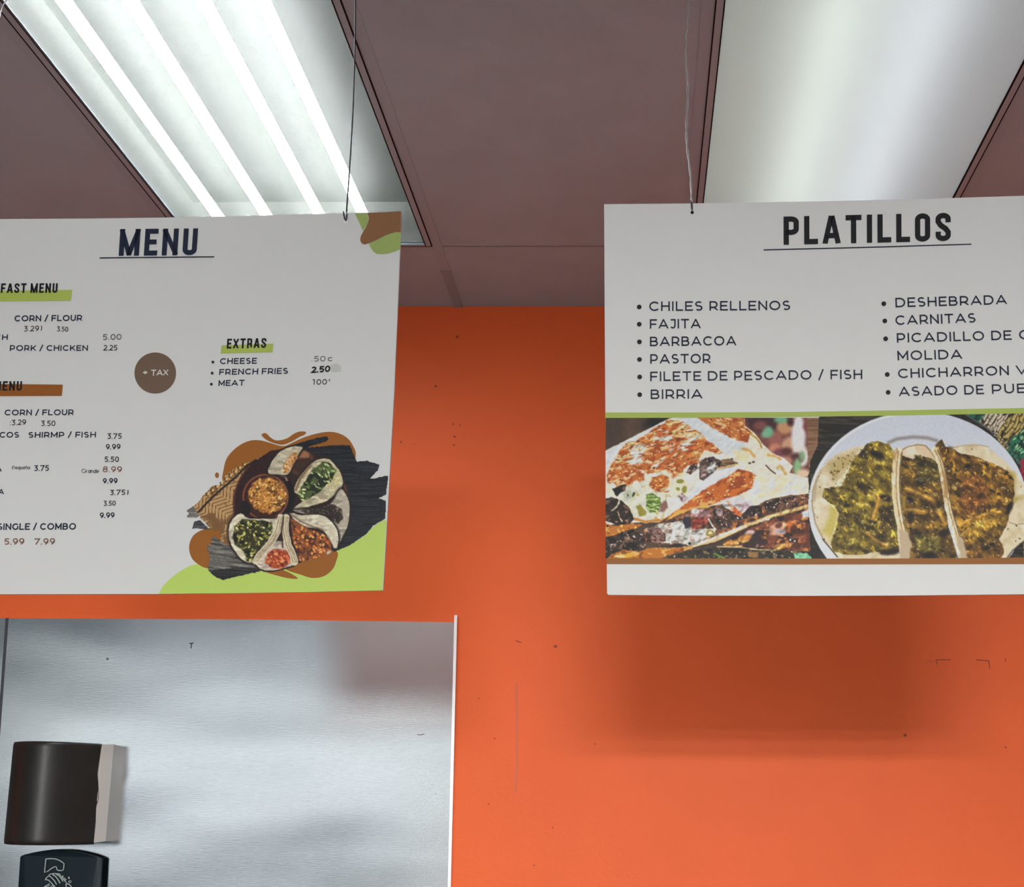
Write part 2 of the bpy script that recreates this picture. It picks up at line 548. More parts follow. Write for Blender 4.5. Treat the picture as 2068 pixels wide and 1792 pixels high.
# ------------------------------------------------------------------ stainless steel wall panels
LEAN = 0.0      # how far the sheet is out of plumb
def steel_material():
    m = bpy.data.materials.new('brushed_stainless_steel')
    m.use_nodes = True
    nt = m.node_tree
    N, L = nt.nodes, nt.links
    N.remove(N['Principled BSDF'])
    b = N.new('ShaderNodeBsdfGlossy')
    b.distribution = 'BECKMANN'
    L.new(b.outputs[0], N['Material Output'].inputs[0])
    tc = N.new('ShaderNodeTexCoord')
    # soft smudges change colour and gloss
    n1 = N.new('ShaderNodeTexNoise'); n1.inputs['Scale'].default_value = 3.2; n1.inputs['Detail'].default_value = 7; n1.inputs['Roughness'].default_value = .6
    L.new(tc.outputs['Object'], n1.inputs['Vector'])
    r1 = N.new('ShaderNodeMapRange'); r1.inputs[1].default_value = .35; r1.inputs[2].default_value = .68; r1.inputs[3].default_value = .175; r1.inputs[4].default_value = .195
    L.new(n1.outputs['Fac'], r1.inputs[0]); L.new(r1.outputs[0], b.inputs['Roughness'])
    c1 = N.new('ShaderNodeMix'); c1.data_type = 'RGBA'
    c1.inputs[6].default_value = (.42, .44, .46, 1); c1.inputs[7].default_value = (.52, .54, .56, 1)
    L.new(n1.outputs['Fac'], c1.inputs[0]); L.new(c1.outputs[2], b.inputs['Color'])
    # dents of the thin sheet, stretched sideways, and a fine brushing
    mp = N.new('ShaderNodeMapping'); mp.inputs['Scale'].default_value = (.55, 1, 1.5)
    L.new(tc.outputs['Object'], mp.inputs[0])
    n2 = N.new('ShaderNodeTexNoise'); n2.inputs['Scale'].default_value = 2.1; n2.inputs['Detail'].default_value = 1.2
    L.new(mp.outputs[0], n2.inputs['Vector'])
    b1 = N.new('ShaderNodeBump'); b1.inputs['Strength'].default_value = 1.0; b1.inputs['Distance'].default_value = .007
    sz = N.new('ShaderNodeSeparateXYZ'); L.new(tc.outputs['Object'], sz.inputs[0])
    ma = N.new('ShaderNodeMath'); ma.operation = 'MULTIPLY_ADD'; ma.inputs[1].default_value = LEAN / .007
    L.new(sz.outputs[2], ma.inputs[0]); L.new(n2.outputs['Fac'], ma.inputs[2])
    L.new(ma.outputs[0], b1.inputs['Height'])
    mp3 = N.new('ShaderNodeMapping'); mp3.inputs['Scale'].default_value = (40, 40, 900)
    L.new(tc.outputs['Object'], mp3.inputs[0])
    n3 = N.new('ShaderNodeTexNoise'); n3.inputs['Scale'].default_value = 1.0; n3.inputs['Detail'].default_value = 2
    L.new(mp3.outputs[0], n3.inputs['Vector'])
    b2 = N.new('ShaderNodeBump'); b2.inputs['Strength'].default_value = .05; b2.inputs['Distance'].default_value = .001
    L.new(n3.outputs['Fac'], b2.inputs['Height']); L.new(b1.outputs[0], b2.inputs['Normal'])
    L.new(b2.outputs[0], b.inputs['Normal'])
    return m
M_STEEL = steel_material()
M_TRIM = mat('bright_edge_trim', (.80, .81, .82), rough=.3, metal=.55)
M_SMUT = mat('dark_smut', (.06, .055, .05), rough=.8)

STEEL_Y = WALL_Y - .004
def sheet(corners, label, name='wall_panel'):
    p = [at_y(x, y, STEEL_Y) for x, y in corners]
    r = thing(name, label, 'wall panel', (sum((q.x for q in p)) / len(p), WALL_Y, 0), 'stainless steel wall panels')
    s = MB()
    s.prism(p, [q + Vector((0, .0036, 0)) for q in p])
    s.build('steel_sheet', M_STEEL, r)
    return r
bottom = 2300       # the sheets run on down, below the edge of the picture
main = sheet([(17.5, 1249.5), (500, 1251.5), (904, 1257), (920, 1257), (920 - .0238 * (bottom - 1257), bottom), (17.5 - .073 * (bottom - 1250), bottom)],
             'large scuffed stainless steel sheet on the orange wall behind the paper towel dispenser')
trim = MB()
a0, a1 = at_y(918.2, 1243.5, STEEL_Y), at_y(924.0, 1243.5, STEEL_Y)
e0, e1 = at_y(918.2 - .0238 * (bottom - 1243.5), bottom, STEEL_Y), at_y(924.0 - .0238 * (bottom - 1243.5), bottom, STEEL_Y)
up = Vector((0, -.007, 0))
trim.prism([a0 + up, a1 + up, e1 + up, e0 + up], [q + Vector((0, .0035, 0)) for q in (a0, a1, e1, e0)])
trim.build('edge_trim', M_TRIM, main)
def steel_streak(pts, w):
    s = MB()
    for k in range(len(pts) - 1):
        (x0, y0), (x1, y1) = pts[k], pts[k + 1]
        L = math.hypot(x1 - x0, y1 - y0)
        nx, ny = -(y1 - y0) / L * w / 2, (x1 - x0) / L * w / 2
        q = [(x0 + nx, y0 + ny), (x1 + nx, y1 + ny), (x1 - nx, y1 - ny), (x0 - nx, y0 - ny)]
        s.prism([at_y(x, y, STEEL_Y - .0005) for x, y in q], [at_y(x, y, STEEL_Y + .0005) for x, y in q])
    s.build('scuff', M_SMUT, main)
steel_streak([(382, 1300), (391, 1299)], 2.0)
steel_streak([(387, 1300), (385.5, 1310)], 1.8)
steel_streak([(215, 1331), (219, 1332)], 3.0)
steel_streak([(843, 1484), (849, 1485), (857, 1483)], 1.2)
sheet([(-420, 1248), (11.5, 1249), (11.5 - .073 * (bottom - 1249), bottom), (-520, bottom)],
      'stainless steel sheet at the left edge, left of the dark seam')
s = MB()
q = [(10.5, 1248.5), (18.5, 1248.5), (18.5 - .073 * (bottom - 1250), bottom), (10.5 - .073 * (bottom - 1250), bottom)]
s.prism([at_y(x, y, WALL_Y - .0012) for x, y in q], [at_y(x, y, WALL_Y - .0004) for x, y in q])
s.build('seam_gasket', mat('dark_seam', (.05, .05, .07), rough=.6), main)

# ------------------------------------------------------------------ paper towel dispenser
M_BLACK_PLASTIC = mat('smoked_black_plastic', (.022, .021, .019), rough=.38, spec=.35, bump=.15, bump_scale=60, mottle=.3, mottle_scale=18)
M_BEIGE_PLASTIC = mat('beige_plastic', (.90, .84, .78), rough=.5, mottle=.04)
M_NAVY_PLASTIC = mat('navy_plastic', (.009, .018, .026), rough=.45, spec=.2, mottle=.15, mottle_scale=20)
SY = STEEL_Y
DEPTH = .084
ptd = thing('paper_towel_dispenser', 'black curved paper towel dispenser with beige side on the steel sheet', 'paper towel dispenser',
            at_y(115, 1705, SY))
yf = SY - DEPTH
TL, TR, BL, BR = at_y(29, 1500.5, yf), at_y(205.7, 1502.6, yf), at_y(9.3, 1704, yf), at_y(189, 1706, yf)
bTR, bBR = at_y(230, 1504, SY), at_y(213.3, 1699.5, SY)
bTL = bTR + (TL - TR); bBL = bBR + (BL - BR)
bTL.y = bBL.y = bTR.y = bBR.y = SY - .0002
# beige back box
h = MB()
front = [TL + Vector((.006, .002, -.004)), TR + Vector((-.0005, .002, -.003)), BR + Vector((-.0005, .002, .004)), BL + Vector((.006, .002, .004))]
h.prism(front, [bTL, bTR, bBR, bBL])
h.build('back_box', M_BEIGE_PLASTIC, ptd)
# curved cover
wav = [0, .10, .30, .415, .485, .565, .63, .77, 1.0]           # down the right edge
wob = [0, -.004, -.012, 0, .005, .007, -.004, .002, 0]         # how far the edge wanders on to the side
NU = 36
BULGE = .11
vs_, fs_ = [], []
rows = 33
def edge_off(t):
    return np.interp(t, wav, wob)
for i in range(rows):
    t = i / (rows - 1)
    L_, R_ = TL.lerp(BL, t), TR.lerp(BR, t)
    for j in range(NU + 1):
        u = j / NU
        p = L_.lerp(R_, u)
        a = math.pi * u
        dep = BULGE * (math.sin(a) ** .75 if 0 < u < 1 else 0.0)
        lip = .0035 if (i < 1 or i > rows - 2) else 0.0
        vs_.append(Vector((p.x, p.y - dep + lip + (edge_off(t) if j == NU else 0), p.z)))
n1 = NU + 1
for i in range(rows - 1):
    for j in range(NU):
        k = i * n1 + j
        fs_.append((k, k + n1, k + n1 + 1, k + 1))
fs_.append(tuple(range(NU, -1, -1))[::-1])
fs_.append(tuple((rows - 1) * n1 + j for j in range(NU, -1, -1)))
cv = link_mesh('cover', vs_, fs_, M_BLACK_PLASTIC, ptd)
for p in cv.data.polygons:
    p.use_smooth = len(p.vertices) == 4
# ------------------------------------------------------------------ soap dispenser
sd = thing('soap_dispenser', 'navy soap dispenser with white line emblem under the paper towel dispenser', 'soap dispenser', at_y(117, 2050, SY))
SD = .030
yf2 = SY - SD
tL, tR = at_y(35.5, 1728.5, yf2), at_y(206.8, 1732.5, yf2)
bL, bR = at_y(13, 2050, yf2), at_y(190, 2052, yf2)
top_px = [(0, 0), (.06, 3.5), (.16, 7.8), (.28, 12), (.40, 15.2), (.5, 16.5), (.60, 16), (.72, 13), (.84, 8.8), (.94, 3.8), (1, 0)]
pz = SD and (at_y(100, 1700, yf2).z - at_y(100, 1701, yf2).z)
fr, bk = [], []
for u, d in top_px:
    p = tL.lerp(tR, u); p.z += d * pz
    y_in = .022 * (abs(u - .5) * 2) ** 4
    fr.append(Vector((p.x, p.y + y_in * .4, p.z)))
    bk.append(Vector((p.x + .022 * (1 - 2 * u), SY - .0002, p.z - .012)))
for u in (1, .75, .5, .25, 0):
    p = bL.lerp(bR, u)
    fr.append(Vector((p.x, p.y + .022 * (abs(u - .5) * 2) ** 4 * .4, p.z)))
    bk.append(Vector((p.x + .022 * (1 - 2 * u), SY - .0002, p.z)))
s = MB(); s.prism(fr, bk)
body = s.build('body', M_NAVY_PLASTIC, sd)
bv = body.modifiers.new('bevel', 'BEVEL'); bv.width = .005; bv.segments = 3; bv.limit_method = 'ANGLE'; bv.angle_limit = math.radians(50)
# emblem, drawn in white line on the front
EMB = ink('white_line_print', (176, 186, 184), 1.2)
def on_front(px, py, lift=.0012):
    return at_y(px, py, yf2 - lift)
def drawn(pts, w, close=False, o0=(60, 1700), s=11.489):
    P = [(o0[0] + x / s, o0[1] + y / s) for x, y in pts]
    if close:
        P = P + [P[0]]
    b = MB()
    b.tube([on_front(x, y) for x, y in P], w * (tR - tL).length / 171 / 2, n=6)
    return b
parts = MB()
for pts, w, c in (
    ([(375, 405), (480, 398), (600, 405), (690, 440), (760, 480), (798, 520), (792, 600), (780, 660), (740, 676), (660, 672), (625, 640), (625, 590), (580, 585), (500, 630), (420, 690), (345, 725)], 2.2, True),
    ([(455, 800), (520, 850), (580, 920), (625, 1000)], 2.2, False), ([(530, 765), (610, 820), (660, 890), (705, 970)], 2.4, False),
    ([(600, 750), (680, 800), (730, 860), (770, 930)], 2.0, False), ([(380, 880), (440, 900), (500, 960), (570, 1040), (640, 1120)], 2.2, False),
    ([(360, 900), (380, 850), (430, 810), (470, 760), (560, 745), (680, 750), (720, 780)], 2.0, False),
    ([(670, 780), (690, 760), (715, 775), (700, 800), (675, 795)], 1.6, True), ([(745, 810), (770, 795), (790, 820), (765, 840)], 1.6, True),
    ([(790, 850), (840, 870), (850, 895), (800, 890)], 1.6, True), ([(720, 800), (760, 860), (830, 930), (860, 970)], 1.8, False),
    ([(905, 820), (925, 840), (915, 870), (895, 850)], 1.6, True), ([(900, 930), (935, 905), (970, 935), (930, 965)], 1.7, True),
    ([(840, 990), (900, 985), (960, 1040), (1000, 1120)], 2.2, False), ([(840, 990), (850, 1060), (900, 1150)], 2.0, False),
    ([(340, 1050), (400, 1020), (450, 980), (470, 1010), (400, 1060)], 1.8, True), ([(480, 1060), (530, 1020), (560, 1060), (500, 1090)], 1.8, True)):
    d = drawn(pts, w, c)
    i = len(parts.v)
    parts.v += d.v
    parts.f += [tuple(i + k for k in f) for f in d.f]
parts.build('emblem', EMB, sd)

# ------------------------------------------------------------------ lettering: two stroke alphabets
def arc(cx, cy, rx, ry, a0, a1, n=14):
    return [(cx + rx * math.cos(math.radians(a0 + (a1 - a0) * k / n)), cy + ry * math.sin(math.radians(a0 + (a1 - a0) * k / n))) for k in range(n + 1)]
P_BOWL = [(0, 0), (0, 1), (.38, 1)] + arc(.40, .66, .32, .34, 90, -90) + [(0, .32)]
ROUND = {   # wide geometric capitals
    'A': (.98, [[(0, 0), (.47, 1)], [(.98, 0), (.51, 1)], [(.17, .27), (.81, .27)]]),
    'B': (.76, [[(0, 0), (0, 1), (.40, 1)] + arc(.42, .76, .26, .24, 90, -90) + [(0, .52)], [(.40, .52)] + arc(.48, .26, .28, .26, 90, -90) + [(0, 0)]]),
    'C': (.88, [arc(.5, .5, .5, .5, 42, 318, 24)]),
    'D': (.88, [[(0, 0), (0, 1), (.38, 1)] + arc(.38, .5, .5, .5, 90, -90, 18) + [(0, 0), (0, .1)]]),
    'E': (.66, [[(.66, 1), (0, 1), (0, 0), (.68, 0)], [(0, .51), (.58, .51)]]),
    'F': (.64, [[(.66, 1), (0, 1), (0, 0)], [(0, .47), (.58, .47)]]),
    'G': (.90, [arc(.5, .5, .5, .5, 42, 322, 24) + [(.90, .5)]]),
    'H': (.78, [[(0, 0), (0, 1)], [(.78, 0), (.78, 1)], [(0, .51), (.78, .51)]]),
    'I': (0, [[(0, 0), (0, 1)]]),
    'J': (.48, [[(.06, 1), (.48, 1), (.48, .3)] + arc(.22, .3, .26, .30, 0, -145)]),
    'K': (.74, [[(0, 0), (0, 1)], [(.72, 1), (0, .28)], [(.27, .55), (.76, 0)]]),
    'L': (.60, [[(0, 1), (0, 0), (.62, 0)]]),
    'M': (.94, [[(0, 0), (0, 1)], [(.94, 0), (.94, 1)], [(0, 1), (.47, .22)], [(.94, 1), (.47, .22)]]),
    'N': (.78, [[(0, 0), (0, 1)], [(.78, 0), (.78, 1)], [(0, 1), (.78, 0)]]),
    'O': (1.02, [arc(.51, .5, .51, .5, 0, 360, 30)]),
    'P': (.72, [P_BOWL]),
    'R': (.74, [P_BOWL, [(.42, .32), (.74, 0)]]),
    'S': (.66, [arc(.33, .75, .31, .25, 38, 265, 16) + arc(.34, .25, .32, .25, 85, -142, 16)]),
    'T': (.78, [[(0, 1), (.78, 1)], [(.39, 1), (.39, 0)]]),
    'U': (.74, [[(0, 1), (0, .37)] + arc(.37, .37, .37, .37, 180, 360) + [(.74, 1)]]),
    'V': (.94, [[(0, 1), (.47, 0), (.94, 1)]]),
    'X': (.76, [[(0, 1), (.76, 0)], [(.76, 1), (0, 0)]]),
    '0': (.64, [arc(.32, .5, .32, .5, 0, 360, 26)]),
    '1': (.22, [[(0, 1), (.22, 1), (.22, 0)]]),
    '2': (.60, [arc(.29, .70, .28, .30, 155, -25, 14) + [(.02, 0), (.60, 0)]]),
    '3': (.60, [[(.04, 1), (.54, 1), (.26, .60)] + arc(.28, .30, .30, .30, 90, -140, 14)]),
    '5': (.60, [[(.54, 1), (.10, 1), (.06, .56), (.24, .60)] + arc(.28, .30, .30, .30, 85, -140, 14)]),
    '7': (.62, [[(0, .84), (0, 1), (.62, 1), (.18, 0)]]),
    '8': (.62, [arc(.31, .76, .26, .24, 0, 360, 18), arc(.31, .27, .31, .27, 0, 360, 18)]),
    '9': (.62, [arc(.31, .67, .29, .33, 0, 360, 20), arc(.10, .62, .50, .62, 8, -80, 14)]),
    '/': (.42, [[(0, -.10), (.42, 1.10)]]),
    '.': (.04, [[(0, .0), (.04, .0)]]),
    ':': (.04, [[(0, .05), (.04, .05)], [(0, .6), (.04, .6)]]),
    '+': (.56, [[(0, .5), (.56, .5)], [(.28, .2), (.28, .8)]]),
    ')': (.14, [arc(-.12, .5, .26, .62, 55, -55, 8)]),
    "'": (.02, [[(.02, 1), (0, .7)]]),
    'c': (.50, [arc(.32, .36, .32, .36, 45, 315, 16)]),
    'a': (.50, [arc(.26, .34, .26, .34, 0, 360, 16), [(.54, .70), (.54, 0)]]),
    'd': (.50, [arc(.26, .34, .26, .34, 0, 360, 16), [(.54, 1.05), (.54, 0)]]),
    'e': (.52, [[(.02, .36), (.56, .36)] + arc(.29, .36, .28, .36, 10, 310, 14)]),
    'n': (.46, [[(0, 0), (0, .70)], [(0, .42)] + arc(.23, .42, .23, .28, 180, 0, 8) + [(.46, 0)]]),
    'q': (.50, [arc(.26, .34, .26, .34, 0, 360, 16), [(.54, .70), (.54, -.3)]]),
    'r': (.28, [[(0, 0), (0, .70)], [(0, .45)] + arc(.26, .42, .26, .27, 180, 90, 6)]),
    'u': (.46, [[(0, .70), (0, .26)] + arc(.23, .26, .23, .26, 180, 360, 8) + [(.46, .70)], [(.46, .3), (.46, 0)]]),
    'ñ': (.46, [[(0, 0), (0, .70)], [(0, .42)] + arc(.23, .42, .23, .28, 180, 0, 8) + [(.46, 0)], [(.06, .88), (.18, .95), (.30, .88), (.42, .95)]]),
}
def stad(x0, y0, x1, y1, r, ry):
    return (arc(x1 - r, y1 - ry, r, ry, 0, 90, 6) + arc(x0 + r, y1 - ry, r, ry, 90, 180, 6) + arc(x0 + r, y0 + ry, r, ry, 180, 270, 6) + arc(x1 - r, y0 + ry, r, ry, 270, 360, 6))
PB = [(0, 0), (0, 1), (.13, 1)] + arc(.13, .86, .15, .14, 90, 0, 6) + arc(.13, .56, .15, .14, 0, -90, 6) + [(0, .42)]
TALL = {    # narrow headline capitals
    'A': (.34, [[(0, 0), (.145, 1)], [(.34, 0), (.195, 1)], [(.05, .24), (.29, .24)]]),
    'B': (.28, [PB, [(.13, .48)] + arc(.13, .36, .15, .14, 90, 0, 6) + arc(.13, .14, .15, .14, 0, -90, 6) + [(0, 0)]]),
    'C': (.28, [[(.28, .66)] + arc(.14, .84, .14, .16, 0, 180, 10) + arc(.14, .16, .14, .16, 180, 360, 10) + [(.28, .34)]]),
    'E': (.24, [[(.25, 1), (0, 1), (0, 0), (.25, 0)], [(0, .51), (.21, .51)]]),
    'F': (.24, [[(.25, 1), (0, 1), (0, 0)], [(0, .49), (.21, .49)]]),
    'I': (0, [[(0, 0), (0, 1)]]),
    'K': (.30, [[(0, 0), (0, 1)], [(.30, 1), (.03, .42)], [(.12, .58), (.31, 0)]]),
    'L': (.23, [[(0, 1), (0, 0), (.24, 0)]]),
    'M': (.46, [[(0, 0), (0, 1)], [(.46, 0), (.46, 1)], [(0, 1), (.22, 0)], [(.46, 1), (.24, 0)]]),
    'N': (.32, [[(0, 0), (0, 1)], [(.32, 0), (.32, 1)], [(0, 1), (.32, 0)]]),
    'O': (.28, [stad(0, 0, .28, 1, .14, .16) + [(.28, .84)]]),
    'P': (.28, [PB]),
    'R': (.29, [PB, [(.15, .42), (.26, .34), (.28, .2), (.29, 0)]]),
    'S': (.28, [[(.28, .70)] + arc(.14, .85, .14, .15, 0, 180, 10) + [(0, .74), (.07, .58), (.21, .43), (.28, .28)] + arc(.14, .15, .14, .15, 0, -180, 10) + [(0, .30)]]),
    'T': (.30, [[(0, 1), (.30, 1)], [(.15, 1), (.15, 0)]]),
    'U': (.28, [[(0, 1), (0, .16)] + arc(.14, .16, .14, .16, 180, 360, 10) + [(.28, 1)]]),
    'X': (.32, [[(0, 1), (.32, 0)], [(.32, 1), (0, 0)]]),
}

for ch in TALL:      # widen a little
    TALL[ch] = (TALL[ch][0] * 1.28, [[(x * 1.28, y) for x, y in st] for st in TALL[ch][1]])

def ribbon(pts, w):
    """outline quads of a stroke with mitred joints"""
    P = [Vector((x, y)) for x, y in pts]
    Q = [P[0]]
    for p in P[1:]:
        if (p - Q[-1]).length > 1e-5:
            Q.append(p)
    P = Q
    closed = (P[0] - P[-1]).length < 1e-4 and len(P) > 3
    if not closed and len(P) > 1:        # square ends on straight strokes
        for e, i in ((0, 1), (-1, -2)):
            d = P[e] - P[i]
            if d.length > w * .9:
                P[e] = P[e] + d.normalized() * (w / 2)
    if closed:
        P = P[:-1]
    n = len(P)
    out = []
    for k in range(n):
        if closed:
            a, b = (P[k] - P[k - 1]).normalized(), (P[(k + 1) % n] - P[k]).normalized()
        else:
            a = (P[k] - P[k - 1]).normalized() if k else (P[1] - P[0]).normalized()
            b = (P[k + 1] - P[k]).normalized() if k < n - 1 else a
        na, nb = Vector((-a.y, a.x)), Vector((-b.y, b.x))
        m = na + nb
        if m.length < .25:
            m = na
        m.normalize()
        c = max(.38, m.dot(na))
        out.append((P[k] + m * (w / 2 / c), P[k] - m * (w / 2 / c)))
    quads = []
    for k in range(n if closed else n - 1):
        q = (k + 1) % n
        quads.append((out[k][0], out[k][1], out[q][1], out[q][0]))
    return quads

INK_LIFT = .0009
def text_mb(board, s, p0, p1, h, slant, font=ROUND, weight=.145, gap=.34, space=.42, lift=INK_LIFT):
    """writes s from pixel p0 to p1 (ends of its base line), cap height h pixels, on the board"""
    x = 0.0
    glyphs = []
    for ch in s:
        if ch == ' ':
            x += space
            continue
        w, strokes = font[ch]
        glyphs.append((x, strokes, ch not in '/q)ñ'))
        x += w + gap
    total = x - gap
    t = weight
    ux, uy = (p1[0] - p0[0]), (p1[1] - p0[1])
    L = math.hypot(ux, uy)
    ux, uy = ux / L, uy / L
    sx = (L - t * h) / total             # pixels per unit width (stroke thickness kept)
    mb = MB()
    for gx, strokes, ch_clip in glyphs:
        for st in strokes:
            pts = [(t * h / 2 + (gx + px) * sx, t * h / 2 + py * (h - t * h)) for px, py in st]
            if st and len(st) == 2 and abs(st[0][1] - st[1][1]) < 1e-6 and abs(st[0][0] - st[1][0]) < .06:   # a dot
                cx = (pts[0][0] + pts[1][0]) / 2
                pts = [(cx - t * h * .44, pts[0][1]), (cx + t * h * .44, pts[0][1])]
            for q in ribbon(pts, t * h):
                pp = []
                for v in q:
                    if ch_clip:
                        v = Vector((v.x, min(max(v.y, 0.0), h)))
                    X = p0[0] + ux * v.x + slant * v.y
                    Y = p0[1] + uy * v.x - v.y
                    pp.append(board.at(X, Y, lift))
                mb.quad(*pp)
    return mb

def flat(board, pts, lift):
    return [board.at(x, y, lift) for x, y in pts]
def print_shape(board, pts, m, name, parent, lift):
    pp = flat(board, pts, lift)
    return link_mesh(name, pp, [tuple(range(len(pp)))], m, parent)
def smooth_loop(pts, n=6):
    """closed Catmull-Rom curve through the points"""
    out = []
    N = len(pts)
    for k in range(N):
        p0, p1, p2, p3 = (Vector(pts[(k + d) % N]) for d in (-1, 0, 1, 2))
        for j in range(n):
            t = j / n
            out.append(tuple(.5 * ((2 * p1) + (p2 - p0) * t + (2 * p0 - 5 * p1 + 4 * p2 - p3) * t * t + (3 * p1 - p0 - 3 * p2 + p3) * t ** 3)))
    return out
def dot(cx, cy, rx, ry, n=20):
    return [(cx + rx * math.cos(2 * math.pi * k / n), cy + ry * math.sin(2 * math.pi * k / n)) for k in range(n)]
def zz(pts, o, s):
    return [(o[0] + x / s, o[1] + y / s) for x, y in pts]

# ------------------------------------------------------------------ left board
BL_ = Board(811, 800, 1.87, -.045)
menu = thing('menu_board', 'white hanging board headed MENU with a taco platter picture', 'menu board', BL_.at(317, 1200), 'hanging menu boards')
edge = [(-177, 445), (0, 442.5), (180, 441.5), (359, 439.2), (480, 436.5), (600, 433), (700, 430.2), (811, 427),
        (804, 600), (795.5, 800), (784.5, 1000), (773.5, 1192.5), (600, 1196), (320, 1200), (0, 1200.5), (-240, 1200)]
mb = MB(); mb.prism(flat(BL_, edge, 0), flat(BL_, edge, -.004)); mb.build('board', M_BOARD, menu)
S = .066      # the sheet hangs a little askew
def put(board, root, name, m, s, x0, y0, x1, y1, h, slant, **kw):
    return text_mb(board, s, (x0, y0), (x1, y1), h, slant, **kw).build(name, m, root)
def T1(name, m, s, x0, y0, x1, y1, h, **kw):
    return put(BL_, menu, name, m, s, x0, y0, x1, y1, h, kw.pop('slant', S), **kw)
H = dict(font=TALL, weight=.185, gap=.38, space=.30)
T1('title', INK_NAVY, 'MENU', 240, 517.2, 397, 515.8, 54, font=TALL, weight=.185, gap=.38)
print_shape(BL_, [(201.5, 520.2), (433, 517.9), (433, 520.3), (201.5, 522.6)], INK_NAVY, 'title_rule', menu, .0006)
print_shape(BL_, [(-78, 588), (145.8, 586), (143.5, 607.6), (-80, 610)], INK_GREEN, 'heading_bar', menu, .0006)
T1('heading', INK_BLACK, 'BREAK', -60, 592.6, -3, 592.4, 19.4, **H)
T1('heading', INK_BLACK, 'FAST MENU', 1.9, 592.3, 116, 592, 19.4, **H)
print_shape(BL_, [(-80, 775), (127.2, 777.3), (125.3, 800), (-82, 801)], INK_BROWNBAR, 'heading_bar', menu, .0006)
T1('heading', INK_BLACK, 'MENU', -13, 789.6, 44, 789.4, 19, **H)
print_shape(BL_, [(447.7, 698), (552.3, 694.4), (551, 711.8), (445.5, 714.4)], INK_GREEN, 'heading_bar', menu, .0006)
T1('heading', INK_BLACK, 'EXTRAS', 458.1, 704.8, 537.5, 703.2, 20, **H)
for s, x0, y0, x1, y1, h in (
    ('CORN / FLOUR', 29.5, 649.8, 166, 648.6, 12.2), ('CH', -11, 687.2, 15.8, 687, 11.2), ('PORK / CHICKEN', 20.2, 709.2, 177.6, 709, 11.4),
    ('CORN / FLOUR', 9.6, 839.6, 148.7, 839.1, 11.8), ('TACOS', -29, 884.5, 38.4, 884.3, 11.5), ('SHIRMP / FISH', 57.6, 884.7, 193.8, 884.1, 11.6),
    ('A', -7.5, 953.3, 3.6, 953.2, 11), ('A', -3, 999.1, 8.4, 999, 11), ('SINGLE / COMBO', -5, 1070.9, 153.5, 1070.2, 13.2),
    ('CHEESE', 444.4, 735.9, 518.6, 735.1, 11.9), ('FRENCH FRIES', 442.9, 758, 581.5, 755.4, 12), ('MEAT', 441.4, 780.3, 493.6, 779.3, 11.8)):
    T1('menu_text', INK_NAVY, s, x0, y0, x1, y1, h, weight=.185, gap=.40)
for s, x0, y0, x1, y1, h, m, w in (
    ('3.29 )', 48.3, 670.2, 85, 668.8, 11, INK_DARKGREY, .12), ('3.50', 115, 669.7, 138, 670.7, 10, INK_DARKGREY, .13), ('5.00', 207.3, 687.2, 245.4, 686.6, 11.7, INK_GREY, .13),
    ('2.25', 209, 708.4, 237.2, 708.3, 11, INK_DARKGREY, .14), (':3.29', 20, 859.8, 52.8, 858.3, 11, INK_DARKGREY, .13), ('3.50', 82.8, 861, 112, 861, 11, INK_DARKGREY, .13),
    ('3.75', 216.6, 887.2, 245.9, 886.7, 11.3, INK_DARKGREY, .14), ('9.99', 213.5, 908.4, 243.5, 908, 11, INK_DARKGREY, .16), ('5.50', 211, 933.5, 240.3, 933.5, 11, INK_DARKGREY, .15),
    ('3.75', 68.8, 952, 99, 951.5, 11.6, INK_NAVY, .14), ('8.99', 207.5, 954.2, 246.3, 954.5, 12, INK_BROWN, .14), ('9.99', 207.5, 977.3, 237.5, 976.8, 11, INK_NAVY, .17),
    ('3.75 )', 221.9, 1000.8, 259.5, 1000.2, 11, INK_DARKGREY, .15), ('3.50', 209.2, 1022.5, 233.9, 1022, 10.5, INK_DARKGREY, .14), ('9.99', 201.5, 1047, 231.5, 1046.4, 11.3, INK_NAVY, .16),
    ('5.99', 8.4, 1100.9, 49.2, 1100.3, 13, INK_BROWN, .15), ('7.99', 69.6, 1100.9, 111, 1100.3, 13, INK_BROWN, .15),
    ('.50 c', 629, 730.9, 670.7, 730, 11, INK_GREY, .12), ('2.50', 628.3, 754.2, 667, 751.5, 13, INK_BLACK, .22), ("1 00 '", 631, 777.6, 666, 777, 11, INK_DARKGREY, .14)):
    T1('price', m, s, x0, y0, x1, y1, h, weight=w + .02, gap=.30, space=.15)
T1('menu_text', INK_DARKGREY, 'Pequeña', 24.7, 948.6, 60.4, 948.2, 7.2, weight=.13, gap=.26)
T1('menu_text', INK_DARKGREY, 'Grande', 164.8, 955.6, 200, 956.2, 8.2, weight=.13, gap=.24)
for x, y in ((430.3, 731.8), (428.7, 754.2), (427.2, 776.5)):
    print_shape(BL_, dot(x, y, 2.9, 2.9, 12), INK_NAVY, 'bullet', menu, INK_LIFT)
bd = print_shape(BL_, dot(313.8, 753.8, 42, 41.5, 48), INK_BADGE, 'badge', menu, .0006)
T1('badge_text', INK_WHITE, 'TAX', 305.2, 759.4, 339.8, 758.6, 12, weight=.17, gap=.30)
T1('badge_text', INK_WHITE, '+', 289.2, 757.6, 297.8, 757.4, 9, weight=.3)
print_shape(BL_, [(667, 738), (680, 734.5), (688, 739), (689, 750), (676, 752.5), (668, 750)], INK_SMUDGE, 'sticker_patch', menu, .0005)
